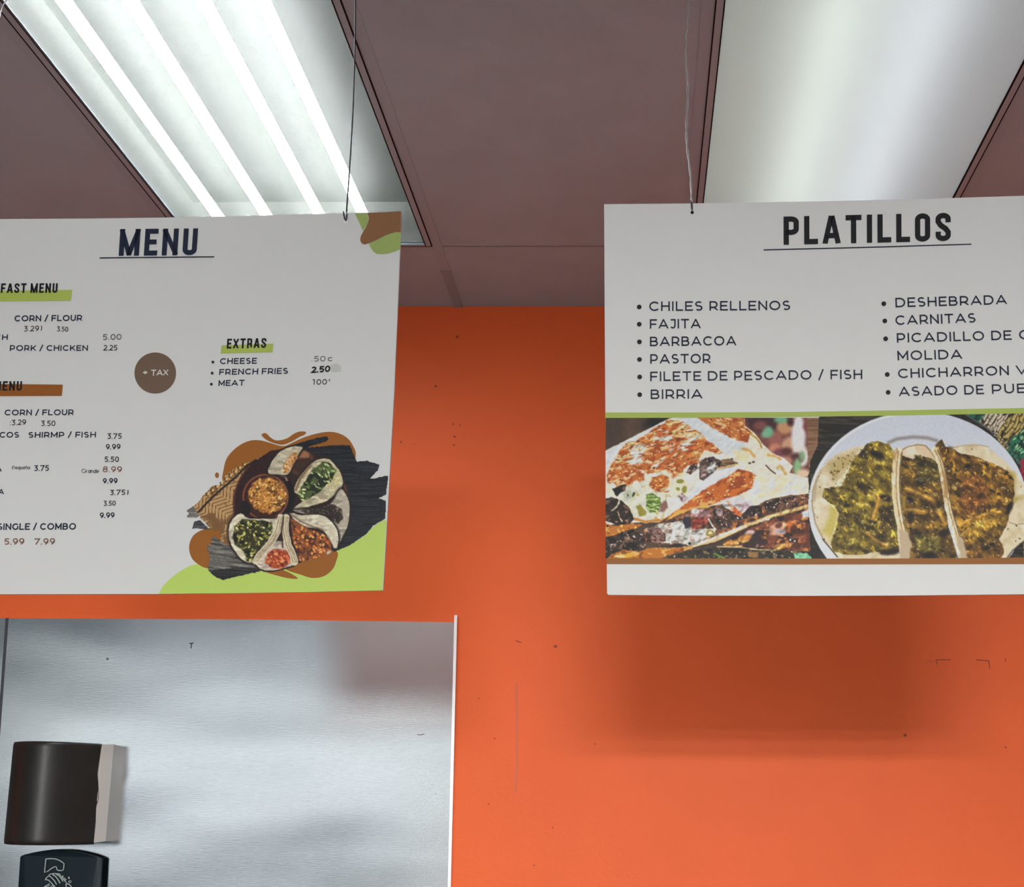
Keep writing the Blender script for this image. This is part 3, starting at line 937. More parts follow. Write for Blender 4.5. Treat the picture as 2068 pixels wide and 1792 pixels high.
# decoration in the top right corner
o, s = (660, 390), 10.34
print_shape(BL_, zz([(585, 428), (680, 620), (752, 790), (800, 730), (848, 650), (868, 560), (862, 490), (845, 422)], o, s), INK_MOSS, 'green_blob', menu, .0005)
print_shape(BL_, zz([(845, 422), (1000, 412), (1200, 402), (1400, 391), (1558, 382), (1552, 600), (1546, 826), (1455, 815), (1330, 846), (1200, 899), (1050, 977), (900, 1043), (790, 1078), (725, 1050), (697, 985),
                     (712, 905), (760, 810), (820, 715), (862, 620), (880, 540), (870, 480)], o, s), INK_UMBER, 'brown_blob', menu, .0006)
print_shape(BL_, zz([(880, 1062), (1050, 982), (1200, 903), (1330, 850), (1455, 819), (1546, 829), (1542, 1000), (1532, 1175), (1430, 1222), (1300, 1262), (1170, 1280), (1040, 1270), (965, 1215), (910, 1130)], o, s), INK_MOSS, 'green_blob', menu, .0005)
# blobs behind the platter picture
o, s = (320, 840), 4.136
print_shape(BL_, zz([(2, 1488), (40, 1420), (100, 1360), (180, 1300), (260, 1255), (330, 1237), (500, 1200), (900, 1150), (1490, 1100), (1560, 1105), (1640, 1055), (1720, 1005), (1790, 935), (1850, 888), (1905, 868), (1890, 1160), (1872, 1459), (1200, 1474), (600, 1483)], o, s), INK_LIME, 'green_blob', menu, .0005)
print_shape(BL_, smooth_loop(zz([(545, 560), (545, 450), (570, 360), (620, 295), (690, 240), (770, 208), (850, 206), (930, 226), (1010, 250), (1060, 252), (1120, 225), (1220, 180), (1320, 150), (1420, 135), (1500, 145), (1570, 180), (1620, 240), (1648, 340), (1560, 500), (1000, 600), (700, 600)], o, s), 4), INK_BROWNFILL, 'brown_blob', menu, .0006)
print_shape(BL_, smooth_loop(zz([(560, 925), (400, 945), (310, 985), (270, 1040), (257, 1110), (275, 1180), (320, 1232), (420, 1277), (600, 1250), (800, 1100), (760, 960)], o, s), 4), INK_BROWNFILL, 'brown_blob', menu, .0006)
print_shape(BL_, smooth_loop(zz([(1488, 1130), (1484, 1220), (1450, 1290), (1380, 1342), (1290, 1356), (1200, 1332), (1050, 1270), (1100, 1150), (1300, 1080)], o, s), 4), INK_BROWNFILL, 'brown_blob', menu, .0007)
print_shape(BL_, smooth_loop(zz([(862, 160), (880, 147), (905, 150), (935, 180), (975, 204), (1020, 205), (1080, 187), (1130, 152), (1180, 133), (1231, 136), (1222, 158), (1178, 178), (1120, 212), (1060, 238), (1020, 242), (975, 232), (925, 214), (885, 188)], o, s), 4), INK_BROWNFILL, 'brown_blob', menu, .0007)
print_shape(BL_, smooth_loop(zz([(870, 1290), (920, 1315), (980, 1332), (1080, 1357), (1166, 1362), (1120, 1325), (1060, 1296), (1000, 1272), (930, 1270)], o, s), 4), INK_BROWNFILL, 'brown_blob', menu, .0008)
print_shape(BL_, zz(dot(490, 497, 17, 23, 16), o, s), INK_BROWNFILL, 'brown_blob', menu, .0006)

# ------------------------------------------------------------------ right board
BR_ = Board(1222, 800, 1.90, -.040)
plat = thing('menu_board', 'white hanging board headed PLATILLOS with quesadilla and taco pictures', 'menu board', BR_.at(1752, 1200), 'hanging menu boards')
edge = [(1220, 412.5), (1400, 411), (1640, 407), (1850, 402.2), (2068, 395.5), (2284, 388), (2300, 800), (2320, 1196), (2068, 1200.5), (1830, 1203), (1600, 1203.8), (1400, 1203), (1229, 1201.8), (1226, 1199), (1224, 1000), (1222.3, 800), (1221, 600)]
mb = MB(); mb.prism(flat(BR_, edge, 0), flat(BR_, edge, -.004)); mb.build('board', M_BOARD_LIT, plat)
def T2(name, m, s, x0, y0, x1, y1, h, slant, **kw):
    return put(BR_, plat, name, m, s, x0, y0, x1, y1, h, slant, **kw)
T2('title', INK_BLACK, 'PLATILLOS', 1582.6, 495, 1920, 487.2, 57, -.004, font=TALL, weight=.185, gap=.38)
print_shape(BR_, [(1542, 504), (1752, 498.8), (1961.8, 492.4), (1961.8, 494.7), (1752, 501.2), (1542, 506.4)], INK_NAVY, 'title_rule', plat, .0006)
for s_, x0, y0, x1, y1, sl in (
    ('CHILES RELLENOS', 1311.2, 628.8, 1595.8, 626.8, -.005), ('FAJITA', 1312.5, 664.5, 1414.9, 663.6, -.005), ('BARBACOA', 1312.7, 699.9, 1486.7, 698.1, -.005),
    ('PASTOR', 1313.3, 735.1, 1435, 734.1, -.005), ('FILETE DE PESCADO / FISH', 1313.3, 770.4, 1741.4, 766.2, -.01), ('BIRRIA', 1314.2, 806.5, 1418.3, 805.6, -.005),
    ('DESHEBRADA', 1808.6, 621.4, 2033.2, 615, -.045), ('CARNITAS', 1808.6, 657, 1970.2, 651.9, -.045), ('PICADILLO DE', 1811.5, 692.8, 2042.8, 686.8, -.045), ('CARNE', 2058.3, 686.3, 2178, 683, -.05),
    ('MOLIDA', 1812.8, 728.4, 1942.9, 725.4, -.045), ('CHICHARRON', 1814, 764.5, 2037.4, 758.2, -.045), ('VERDE', 2052, 757.8, 2170, 754.5, -.05),
    ('ASADO DE', 1815.7, 801, 1987, 796.6, -.045), ('PUERCO', 2003.5, 796.1, 2158, 791.5, -.05)):
    T2('menu_text', INK_NAVY, s_, x0, y0, x1, y1, 19.2, sl, weight=.155, gap=.40, space=.50)
for x, y in ((1291, 620.6), (1291, 655.4), (1291.4, 691), (1291.5, 726.6), (1291.9, 761.9), (1292, 797.6), (1784.7, 614), (1786.8, 648.7), (1788.5, 684.7), (1791.8, 756.9), (1793.5, 793)):
    print_shape(BR_, dot(x, y, 4.8, 4.8, 16), INK_BLACK, 'bullet', plat, INK_LIFT)
print_shape(BR_, [(1222.4, 833.6), (1400, 833.6), (1600, 832.6), (1830, 829), (2068, 824.4), (2301, 819.5), (2302, 830), (2068, 835.2), (1830, 839.6), (1600, 842.6), (1400, 844.4), (1222.5, 844.6)], INK_GREEN, 'green_band', plat, .0008)
print_shape(BR_, [(1225, 1128), (1600, 1129), (1830, 1128.4), (2068, 1126.6), (2315, 1124), (2316, 1138), (2068, 1139.8), (1600, 1140.6), (1225, 1139.8)], INK_BROWNFILL, 'brown_band', plat, .0008)

# ------------------------------------------------------------------ wires that carry the boards
def hole(board, px, py, r, m, parent):
    print_shape(board, dot(px, py, r, r * .95, 16), m, 'wire_hole', parent, .0006)
M_HOLE_LIT = ink('lit_hole', (250, 250, 245), 1.2)  # white disc, painted as the light showing through the hole
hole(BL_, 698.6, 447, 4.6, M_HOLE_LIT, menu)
hole(BR_, 1398, 429.5, 3.4, M_GAP, plat)

def wire(pts, r, label, m, loops, twist=None):
    w = thing('hanging_wire', label, 'wire', pts[0], 'wires holding the menu boards')
    mb_ = MB(); mb_.tube(pts, r, n=8); mb_.build('strand', m, w, smooth=True)
    if twist:
        L = len(pts)
        P = []
        for k in range(len(twist[0])):
            P.append(twist[0][k])
        mb_ = MB(); mb_.tube(P, twist[1], n=6); mb_.build('strand', m, w, smooth=True)
    for lp in loops:
        mb_ = MB(); mb_.tube(lp, r * .95, n=8); mb_.build('loop', M_DARKWIRE, w, smooth=True)
    return w

def up_to_ceiling(board, px, py, lean=0.0, back=-.002):
    """a plumb line from just above a point of the board to the ceiling"""
    p = board.at(px, py, back)
    return p, Vector((p.x + lean, p.y, CEIL_Z - .003))

# left board, right-hand wire: leaves the loop, runs up with a slight bow
p, q = up_to_ceiling(BL_, 698.8, 430)
pts = []
for t in (0, .12, .25, .4, .55, .7, .82, .92, 1):
    v = p.lerp(q, t)
    v.x += .004 * math.sin(math.pi * min(1, t * 1.1)) - (.002 if t > .9 else 0)
    pts.append(v)
lp = [BL_.at(700.3, 431, -.001), BL_.at(700.8, 436, .0022), BL_.at(700.6, 443, .0026), BL_.at(698.8, 447.2, .0012), BL_.at(697.2, 443.6, .0026), BL_.at(695.2, 436, .0024), BL_.at(694, 430, .001), BL_.at(693.6, 427, -.0005)]
wire(pts, .00125, 'dark wire against the bright light, holding the MENU board at its right', M_DARKWIRE, [lp])
# left board, left-hand wire: only its curled end shows in the corner of the picture
p, q = up_to_ceiling(BL_, -66, 434)
q2 = at_y(24, -12, 1.885)
c = [at_y(-8, 62, 1.88), at_y(-3, 44, 1.885), at_y(1.5, 22, 1.885), at_y(5, 12, 1.885), at_y(10, 5, 1.885)]
wire([p, at_y(-45, 250, 1.885), at_y(-24, 120, 1.883)] + c + [q2, Vector((q2.x + .01, 1.885, CEIL_Z - .003))], .0009,
     'thin pale wire in the corner over the left side of the MENU board', M_WIRE, [])
# right board, left-hand wire: twisted
p, q = up_to_ceiling(BR_, 1396.6, 408)
n = 60
A, B_ = [], []
for k in range(n + 1):
    t = k / n
    v = p.lerp(q, t)
    v.x += -.003 * math.sin(math.pi * t) - .004 * (1 - (1 - t) ** 6) + .0018 * math.sin(t * 17)
    w = t * 46
    A.append(v + Vector((math.cos(w), math.sin(w), 0)) * .0010)
    B_.append(v - Vector((math.cos(w), math.sin(w), 0)) * .0010)
lp = [BR_.at(1396.2, 409, -.001), BR_.at(1397.6, 413, .0022), BR_.at(1398.2, 421, .0026), BR_.at(1398, 429.5, .0008), BR_.at(1397, 422, .0026), BR_.at(1396.4, 413, .0022), BR_.at(1395.8, 406, .0005)]
wire(A, .0010, 'twisted pale wire holding the PLATILLOS board at its left', M_WIRE, [lp], twist=(B_, .0010))
# right board, right-hand wire (beyond the frame)
p, q = up_to_ceiling(BR_, 2110, 392)
wire([p, p.lerp(q, .5), q], .0010, 'wire holding the PLATILLOS board at its right end', M_WIRE, [])

# ------------------------------------------------------------------ printed food pictures: painted point by point on a fine mesh
class Canvas:
    def __init__(self, x0, y0, x1, y1, step, o=(0, 0), s=1.0):
        self.nx, self.ny = int((x1 - x0) / step) + 1, int((y1 - y0) / step) + 1
        self.X, self.Y = np.meshgrid(np.linspace(x0, x1, self.nx), np.linspace(y0, y1, self.ny))
        self.o, self.s = o, s
        self.C = np.zeros((self.ny, self.nx, 3))
        self.A = np.zeros((self.ny, self.nx), bool)
        self.U, self.V = (self.X - o[0]) * s, (self.Y - o[1]) * s      # tracing coordinates
        self.rng = np.random.RandomState(5)
    def noise(self, sx, sy=None, ang=0.0, seed=0, octaves=3):
        sy = sy or sx
        a = math.radians(ang)
        u = (self.U * math.cos(a) + self.V * math.sin(a)) / sx + 500
        v = (-self.U * math.sin(a) + self.V * math.cos(a)) / sy + 500
        out, amp, tot = 0, 1.0, 0
        for k in range(octaves):
            i, j = np.floor(u).astype(int), np.floor(v).astype(int)
            fu, fv = u - i, v - j
            fu, fv = fu * fu * (3 - 2 * fu), fv * fv * (3 - 2 * fv)
            def h(a_, b_):
                q = (a_ * 73856093) ^ (b_ * 19349663) ^ ((seed + k * 17) * 83492791)
                q = (q ^ (q >> 13)) * 1274126177 & 0x7fffffff
                return ((q ^ (q >> 16)) & 0xffff) / 65535.0
            n = (h(i, j) * (1 - fu) + h(i + 1, j) * fu) * (1 - fv) + (h(i, j + 1) * (1 - fu) + h(i + 1, j + 1) * fu) * fv
            out = out + n * amp
            tot += amp
            amp *= .5
            u, v = u * 2.03, v * 2.03
        return out / tot
    def dist(self, pts, closed, win):
        U, V = self.U[win], self.V[win]
        d = np.full(U.shape, 1e9)
        n = len(pts)
        for k in range(n if closed else n - 1):
            (ax, ay), (bx, by) = pts[k], pts[(k + 1) % n]
            dx, dy = bx - ax, by - ay
            t = np.clip(((U - ax) * dx + (V - ay) * dy) / (dx * dx + dy * dy + 1e-9), 0, 1)
            d = np.minimum(d, (U - ax - t * dx) ** 2 + (V - ay - t * dy) ** 2)
        return np.sqrt(d)
    def window(self, pts, pad):
        xs_, ys_ = [p[0] for p in pts], [p[1] for p in pts]
        u, v = self.U[0], self.V[:, 0]
        i0, i1 = np.searchsorted(u, min(xs_) - pad), np.searchsorted(u, max(xs_) + pad)
        j0, j1 = np.searchsorted(v, min(ys_) - pad), np.searchsorted(v, max(ys_) + pad)
        return (slice(j0, j1), slice(i0, i1))
    def poly_mask(self, pts, soft=6.0, rag=0.0, rag_scale=30, seed=1):
        win = self.window(pts, soft + rag + 2)
        m = np.zeros(self.U.shape)
        U, V = self.U[win], self.V[win]
        if U.size == 0:
            return m
        inside = np.zeros(U.shape, bool)
        n = len(pts)
        for k in range(n):
            (ax, ay), (bx, by) = pts[k], pts[(k + 1) % n]
            if ay == by:
                continue
            c = ((ay > V) != (by > V)) & (U < (bx - ax) * (V - ay) / (by - ay) + ax)
            inside ^= c
        sd = self.dist(pts, True, win)
        sd = np.where(inside, sd, -sd)
        if rag:
            sd = sd + (self.noise(rag_scale, seed=seed)[win] - .5) * 2 * rag
        m[win] = np.clip(.5 + sd / soft, 0, 1)
        return m
    def stroke_mask(self, pts, w, soft=5.0, rag=0.0, seed=1):
        win = self.window(pts, w + soft + rag)
        m = np.zeros(self.U.shape)
        if self.U[win].size == 0:
            return m
        sd = w / 2 - self.dist(pts, False, win)
        if rag:
            sd = sd + (self.noise(25, seed=seed)[win] - .5) * 2 * rag
        m[win] = np.clip(.5 + sd / soft, 0, 1)
        return m
    def lay(self, m, c, keep=False):
        c = np.asarray(c, float)
        self.C += (c - self.C) * m[..., None]
        if not keep:
            self.A |= m > .5
        return m
    def poly(self, pts, c, soft=6.0, rag=0.0, seed=1, rag_scale=30):
        return self.lay(self.poly_mask(pts, soft, rag, rag_scale, seed), c)
    def stroke(self, pts, w, c, soft=5.0, rag=0.0, seed=1):
        return self.lay(self.stroke_mask(pts, w, soft, rag, seed), c)
    def ell(self, cx, cy, rx, ry, c, rot=0, soft=6.0, rag=0.0, seed=1):
        a = math.radians(rot)
        pts = [(cx + rx * math.cos(t) * math.cos(a) - ry * math.sin(t) * math.sin(a), cy + rx * math.cos(t) * math.sin(a) + ry * math.sin(t) * math.cos(a)) for t in np.linspace(0, 2 * math.pi, 14)[:-1]]
        return self.poly(pts, c, soft, rag, seed)
    def mottle(self, m, c, scale, thr, seed=0, sy=None, ang=0, width=.08, amount=1.0):
        n = self.noise(scale, sy, ang, seed)
        self.lay(m * np.clip((n - thr) / width, 0, 1) * amount, c, keep=True)
    def specks(self, m, n, cols, rmin, rmax, flat_=1.0, ang=None, seed=3):
        """n small blobs scattered inside the mask m"""
        rng = np.random.RandomState(seed)
        ys_, xs_ = np.nonzero(m > .5)
        if not len(ys_):
            return
        for k in range(n):
            q = rng.randint(len(ys_))
            u, v = self.U[ys_[q], xs_[q]], self.V[ys_[q], xs_[q]]
            r = rmin + (rmax - rmin) * rng.rand()
            a = rng.rand() * 180 if ang is None else ang + rng.randn() * 18
            c = np.array(cols[rng.randint(len(cols))], float) * (.85 + .3 * rng.rand())
            win = self.window([(u, v)], r * 1.4)
            U, V = self.U[win] - u, self.V[win] - v
            t = math.radians(a)
            e = np.sqrt(((U * math.cos(t) + V * math.sin(t)) / r) ** 2 + ((-U * math.sin(t) + V * math.cos(t)) / (r * flat_)) ** 2)
            al = np.clip((1.15 - e) / .35, 0, 1) * m[win]
            self.C[win] += (np.clip(c, 0, 255) - self.C[win]) * al[..., None]
    def relief(self, m, scale, strength, shine=0.0, sy=None, ang=0, seed=0, thr=.55, tone=(236, 222, 160)):
        """lumpy food: sides towards the upper left of the pictured lamp lighter, the others darker"""
        n = self.noise(scale, sy, ang, seed, 2)
        gy, gx = np.gradient(n)
        du, dv = self.U[0, 1] - self.U[0, 0], self.V[1, 0] - self.V[0, 0]
        sh = (gx / du * .5 + gy / dv) * scale
        self.C *= (1 + np.clip(sh * strength, -.75, .6) * m)[..., None]
        if shine:
            f = self.noise(scale * .22, seed=seed + 9, octaves=2)
            hl = np.clip((sh - thr) / .3, 0, 1) * np.clip((f - .52) / .12, 0, 1) * shine * m
            self.lay(hl, tone, keep=True)
    def mesh(self, board, name, parent, lift, gain=1.25, clip_to=None):
        P = board.at_np(self.X, self.Y, lift).reshape(-1, 3) - np.array(parent.location)
        A = self.A
        cell = A[:-1, :-1] & A[1:, :-1] & A[1:, 1:] & A[:-1, 1:]
        jj, ii = np.nonzero(cell)
        k = jj * self.nx + ii
        F_ = np.stack([k, k + self.nx, k + self.nx + 1, k + 1], -1)
        used = np.unique(F_)
        remap = np.full(P.shape[0], -1)
        remap[used] = np.arange(len(used))
        F_ = remap[F_]
        c = np.clip(self.C.reshape(-1, 3)[used], 0, 255) / 255
        c = np.clip(.5 + (c - .5) * 1.08, 0, 1)
        c = np.where(c <= .04045, c / 12.92, ((c + .055) / 1.055) ** 2.4) * gain
        c = np.minimum(c, .9)
        me = bpy.data.meshes.new(name)
        me.vertices.add(len(used))
        me.vertices.foreach_set('co', P[used].ravel())
        me.loops.add(F_.size)
        me.loops.foreach_set('vertex_index', F_.ravel().astype(np.int32))
        me.polygons.add(len(F_))
        me.polygons.foreach_set('loop_start', (np.arange(len(F_)) * 4).astype(np.int32))
        me.polygons.foreach_set('loop_total', np.full(len(F_), 4, np.int32))
        me.update(calc_edges=True)
        at = me.color_attributes.new('print', 'FLOAT_COLOR', 'POINT')
        at.data.foreach_set('color', np.concatenate([c, np.ones((len(c), 1))], 1).ravel())
        me.materials.append(M_PRINT)
        o = bpy.data.objects.new(name, me)
        col.objects.link(o)
        o.parent = parent
        return o

M_PRINT = mat('printed_picture', (.5, .5, .5), rough=.5, spec=.3)
_nt = M_PRINT.node_tree
_at = _nt.nodes.new('ShaderNodeVertexColor')
_at.layer_name = 'print'
_nt.links.new(_at.outputs['Color'], _nt.nodes['Principled BSDF'].inputs['Base Color'])

# ---- quesadilla picture (tracing coordinates: 4.267 per pixel from (1200, 800))
Z = 4.267
cv = Canvas(1223, 844.2, 1660, 1128.6, 1.15, (1200, 800), Z)
full = np.ones(cv.U.shape)
cv.lay(full, (74, 58, 47))
cv.mottle(full, (92, 70, 54), 160, .5, 3, width=.3)
cv.poly([(430, 260), (470, 180), (700, 180), (640, 215), (540, 275)], (26, 22, 24), soft=70)
# blurred background on the right
m = cv.poly([(1270, 170), (1850, 170), (1850, 720), (1640, 720), (1300, 400)], (122, 72, 64), soft=20)
cv.mottle(m, (78, 42, 46), 150, .52, 9, width=.15)
cv.poly([(1300, 180), (1700, 180), (1640, 260), (1560, 300), (1440, 330), (1330, 280)], (66, 36, 40), soft=50)
for e in ((1430, 255, 60, 40, (120, 70, 66)), (1640, 270, 70, 60, (188, 140, 100)), (1560, 370, 60, 70, (150, 92, 80)), (1700, 440, 90, 90, (196, 150, 120)), (1560, 470, 60, 60, (196, 130, 104)),
          (1600, 520, 70, 70, (120, 66, 72)), (1760, 350, 62, 190, (218, 214, 216)), (1790, 520, 60, 90, (218, 210, 205)), (1660, 480, 46, 36, (88, 44, 42)), (1740, 540, 60, 50, (82, 48, 52)), (1640, 560, 70, 40, (190, 130, 110)),
          (1610, 205, 60, 30, (110, 172, 134)), (1500, 310, 42, 48, (112, 172, 138)), (1470, 330, 30, 30, (126, 170, 142)), (1750, 620, 34, 80, (136, 178, 128)), (1790, 520, 24, 40, (126, 158, 116)), (1690, 230, 26, 30, (52, 28, 30)), (1840, 265, 40, 40, (120, 62, 60)),
          (1800, 670, 60, 40, (222, 190, 160)), (1640, 620, 40, 60, (96, 52, 50))):
    cv.ell(*e[:4], e[4], soft=34)
cv.stroke([(1700, 702), (1850, 712)], 16, (110, 44, 36), soft=14)
m = cv.poly([(1836, 170), (1946, 170), (1938, 420), (1916, 560), (1880, 610), (1846, 620), (1838, 400)], (142, 106, 80), soft=8)
cv.mottle(m, (112, 80, 58), 200, .5, 5, sy=12, width=.2)
m = cv.poly([(1938, 160), (2000, 160), (2000, 1500), (1870, 1500), (1846, 1100), (1842, 690), (1875, 610), (1916, 560), (1930, 420)], (20, 18, 18), soft=6)
# pale dough of both upper halves
dough = cv.poly([(60, 490), (640, 197), (700, 180), (1295, 180), (1300, 262), (1380, 320), (1440, 400), (1490, 450), (1530, 490), (1640, 540), (1716, 605), (1680, 662), (1846, 706), (1848, 840),
                 (1560, 880), (1200, 960), (780, 950), (560, 1090), (400, 1090), (60, 1120)], (220, 214, 200), soft=7, rag=4)
cv.mottle(dough, (230, 214, 184), 70, .52, 21, width=.2, amount=.7)
cv.mottle(dough, (214, 218, 224), 90, .56, 22, width=.2, amount=.7)
# white edge band between the halves and along the left rim
cv.poly([(60, 505), (640, 205), (560, 280), (330, 395), (200, 480), (110, 640), (60, 700)], (212, 214, 216), soft=14)
cv.poly([(735, 180), (880, 180), (1050, 290), (1210, 365), (1320, 405), (1300, 560), (1120, 500), (930, 340), (760, 235)], (206, 210, 212), soft=14)
# toasted crust of the front half
crust = cv.poly_mask([(640, 208), (760, 222), (940, 345), (1120, 490), (1085, 512), (960, 470), (905, 520), (880, 600), (800, 590), (745, 690), (690, 690), (650, 640), (560, 650), (640, 700), (650, 760), (560, 850), (470, 800),
                     (500, 700), (430, 640), (300, 640), (350, 720), (230, 760), (115, 700), (130, 610), (200, 500), (270, 415), (330, 400), (430, 345), (560, 260)], soft=10, rag=16, rag_scale=40)
cv.lay(crust, (196, 116, 56))
cv.mottle(crust, (176, 88, 34), 60, .50, 31, sy=34, ang=-25, width=.12)
cv.mottle(crust, (228, 186, 130), 85, .56, 32, sy=26, ang=-12, width=.10)
cv.mottle(crust, (214, 210, 200), 120, .60, 33, sy=36, ang=-15, width=.08)
cv.mottle(crust, (150, 68, 26), 40, .64, 34, sy=24, width=.1)
cv.specks(crust, 120, [(232, 180, 118), (224, 160, 90), (160, 76, 30)], 4, 13, .5, -15)
for pts in ([(265, 575), (360, 560), (400, 480), (300, 465), (340, 540)], [(290, 590), (470, 575), (470, 530), (380, 540)], [(540, 330), (640, 300), (600, 370), (500, 390)], [(760, 350), (830, 325), (840, 345), (770, 360)], [(640, 470), (760, 440), (700, 520)]):
    cv.poly(pts, (216, 214, 206), soft=18, rag=10)
for pts in ([(700, 250), (640, 330), (560, 340)], [(560, 620), (700, 470), (720, 400)], [(740, 470), (700, 560), (690, 640)], [(130, 700), (240, 690), (330, 640)], [(520, 560), (560, 500), (660, 400)]):
    cv.stroke(pts, 34, (186, 96, 44), soft=26, rag=12)
for x, y, r in ((658, 325, 14), (722, 372, 18), (600, 330, 9), (760, 315, 9), (380, 395, 12)):
    cv.ell(x, y, r * 1.3, r * .7, (120, 52, 22), -20, soft=10)
for pts in ([(160, 720), (260, 700), (340, 730), (300, 780), (190, 770)], [(470, 770), (540, 690), (640, 700), (600, 780), (520, 800), (500, 830)]):
    m = cv.poly(pts, (192, 106, 36), soft=14, rag=16)
    cv.mottle(m, (160, 74, 24), 34, .52, 35)
    cv.specks(m, 20, [(236, 180, 110)], 4, 9)
cv.stroke([(480, 838), (560, 835), (640, 822)], 14, (188, 120, 50), soft=8)
cv.relief(crust, 42, .16, 0, sy=22, ang=-15, seed=36)
for pts in ([(120, 660), (230, 600), (330, 640), (420, 660), (430, 720), (300, 740), (240, 790), (130, 740)], [(600, 560), (740, 540), (800, 580), (740, 660), (690, 700), (640, 650)], [(440, 480), (560, 420), (640, 440), (560, 560), (460, 640), (400, 600)]):
    m = cv.poly(pts, (192, 108, 46), soft=20, rag=26)
    cv.mottle(m, (162, 78, 30), 40, .5, 37); cv.mottle(m, (230, 190, 140), 50, .58, 38, sy=20, ang=-15)
    cv.specks(m, 14, [(238, 196, 140)], 4, 10, .5)
# toasted crust of the rear half
crust2 = cv.poly([(880, 180), (1292, 180), (1300, 262), (1370, 315), (1330, 350), (1320, 405), (1230, 380), (1120, 330), (1040, 285), (960, 235)], (190, 112, 52), soft=12, rag=14)
cv.mottle(crust2, (160, 76, 34), 60, .5, 41, sy=30, ang=20, width=.12)
cv.mottle(crust2, (224, 180, 126), 60, .60, 42, sy=24, ang=20)
cv.specks(crust2, 40, [(226, 180, 120), (140, 62, 24)], 4, 12, .5, 25)
cv.stroke([(1335, 320), (1400, 365), (1432, 410), (1442, 448)], 14, (184, 138, 40), soft=8)
cv.stroke([(1300, 262), (1372, 318), (1420, 375)], 8, (240, 214, 180), soft=6)
for pts in ([(1280, 455), (1330, 470), (1380, 520)], [(1500, 510), (1560, 520), (1600, 540)], [(1580, 620), (1600, 600), (1650, 670)]):
    cv.stroke(pts, 22, (204, 160, 84), soft=18, rag=8)
cv.poly([(1190, 470), (1340, 490), (1330, 560), (1230, 560)], (226, 210, 172), soft=40)
cv.stroke([(1480, 598), (1520, 640), (1560, 670)], 12, (92, 58, 44), soft=8)
for x, y in ((1186, 545), (1340, 580), (1372, 570), (1735, 765), (1735, 800)):
    cv.ell(x, y, 12, 9, (70, 46, 30), soft=8)
cv.ell(1745, 800, 16, 26, (214, 160, 70), soft=14)
# dark meat between the layers
for pts, c in (([(795, 660), (830, 600), (870, 580), (890, 600), (880, 630), (830, 680)], (62, 44, 38)), ([(905, 570), (960, 532), (1030, 526), (1085, 560), (1060, 600), (1050, 650), (960, 735), (908, 722)], (74, 56, 50)),
               ([(1060, 560), (1150, 540), (1240, 580), (1200, 610), (1060, 650)], (128, 100, 70))):
    m = cv.poly(pts, c, soft=8, rag=6)
    cv.mottle(m, (36, 26, 26), 30, .52, 51)
    cv.specks(m, 14, [(170, 140, 130), (120, 92, 84)], 4, 10, .5)
cv.poly([(985, 610), (1010, 580), (1046, 572), (1052, 610), (1030, 650), (990, 660), (960, 640)], (216, 216, 214), soft=16, rag=12)
cv.poly([(915, 620), (960, 600), (975, 650), (950, 700), (920, 700)], (150, 124, 116), soft=16, rag=10)
cv.stroke([(850, 660), (866, 620)], 10, (200, 180, 174), soft=8)
cv.relief(cv.poly_mask([(795, 660), (830, 600), (960, 532), (1085, 560), (1240, 580), (1060, 650), (960, 735)], 10), 40, .5, .6, seed=3, tone=(220, 200, 190))
cv.poly([(760, 900), (905, 760), (1050, 640), (1240, 600), (1225, 660), (1080, 740), (940, 830), (800, 930)], (214, 216, 220), soft=10, rag=5)
cv.stroke([(1060, 630), (1240, 588)], 12, (226, 190, 130), soft=8)
for pts in ([(700, 880), (760, 840), (810, 880), (760, 925), (720, 915)],):
    m = cv.poly(pts, (190, 170, 170), soft=10, rag=8)
    cv.mottle(m, (110, 78, 78), 26, .55, 52)
for x, y, rx, ry in ((742, 735, 34, 20), (778, 805, 22, 34), (720, 800, 18, 14)):
    cv.ell(x, y, rx, ry, (142, 140, 50), soft=9, rag=6)
# cheese, onion and green garnish in front
m = cv.poly([(232, 850), (300, 790), (440, 735), (520, 820), (600, 830), (640, 850), (740, 930), (650, 1030), (560, 1080), (430, 1095), (350, 1040), (280, 960)], (216, 214, 198), soft=10, rag=8)
cv.mottle(m, (196, 170, 110), 60, .58, 53)
cv.ell(300, 850, 64, 74, (206, 206, 192), 20, soft=10); cv.ell(290, 850, 36, 44, (184, 186, 164), 20, soft=20)
cv.ell(340, 850, 12, 24, (62, 76, 40), 20); cv.ell(290, 855, 7, 14, (82, 90, 60), 10)
cv.stroke([(330, 1010), (300, 960), (330, 890), (360, 850)], 12, (206, 204, 160), soft=7)
m = cv.poly([(448, 850), (500, 840), (570, 880), (580, 960), (540, 1010), (480, 1005), (445, 960)], (110, 140, 58), soft=8, rag=8)
cv.mottle(m, (70, 100, 34), 26, .5, 54); cv.mottle(m, (196, 206, 140), 30, .62, 55, sy=12)
for pts in ([(460, 890), (520, 900), (550, 890)], [(460, 930), (500, 950), (560, 930)], [(470, 980), (520, 970)]):
    cv.stroke(pts, 7, (186, 200, 130), soft=5)
cv.poly([(360, 950), (400, 940), (450, 1000), (440, 1030), (390, 1040)], (150, 140, 52), soft=12, rag=6)
cv.stroke([(350, 1060), (440, 1085), (560, 1070)], 22, (196, 132, 56), soft=12)
cv.poly([(570, 930), (620, 900), (640, 960), (600, 1000), (560, 1000)], (136, 100, 90), soft=18, rag=10)
cv.poly([(620, 880), (720, 870), (770, 930), (680, 1000), (640, 960)], (224, 220, 216), soft=10)
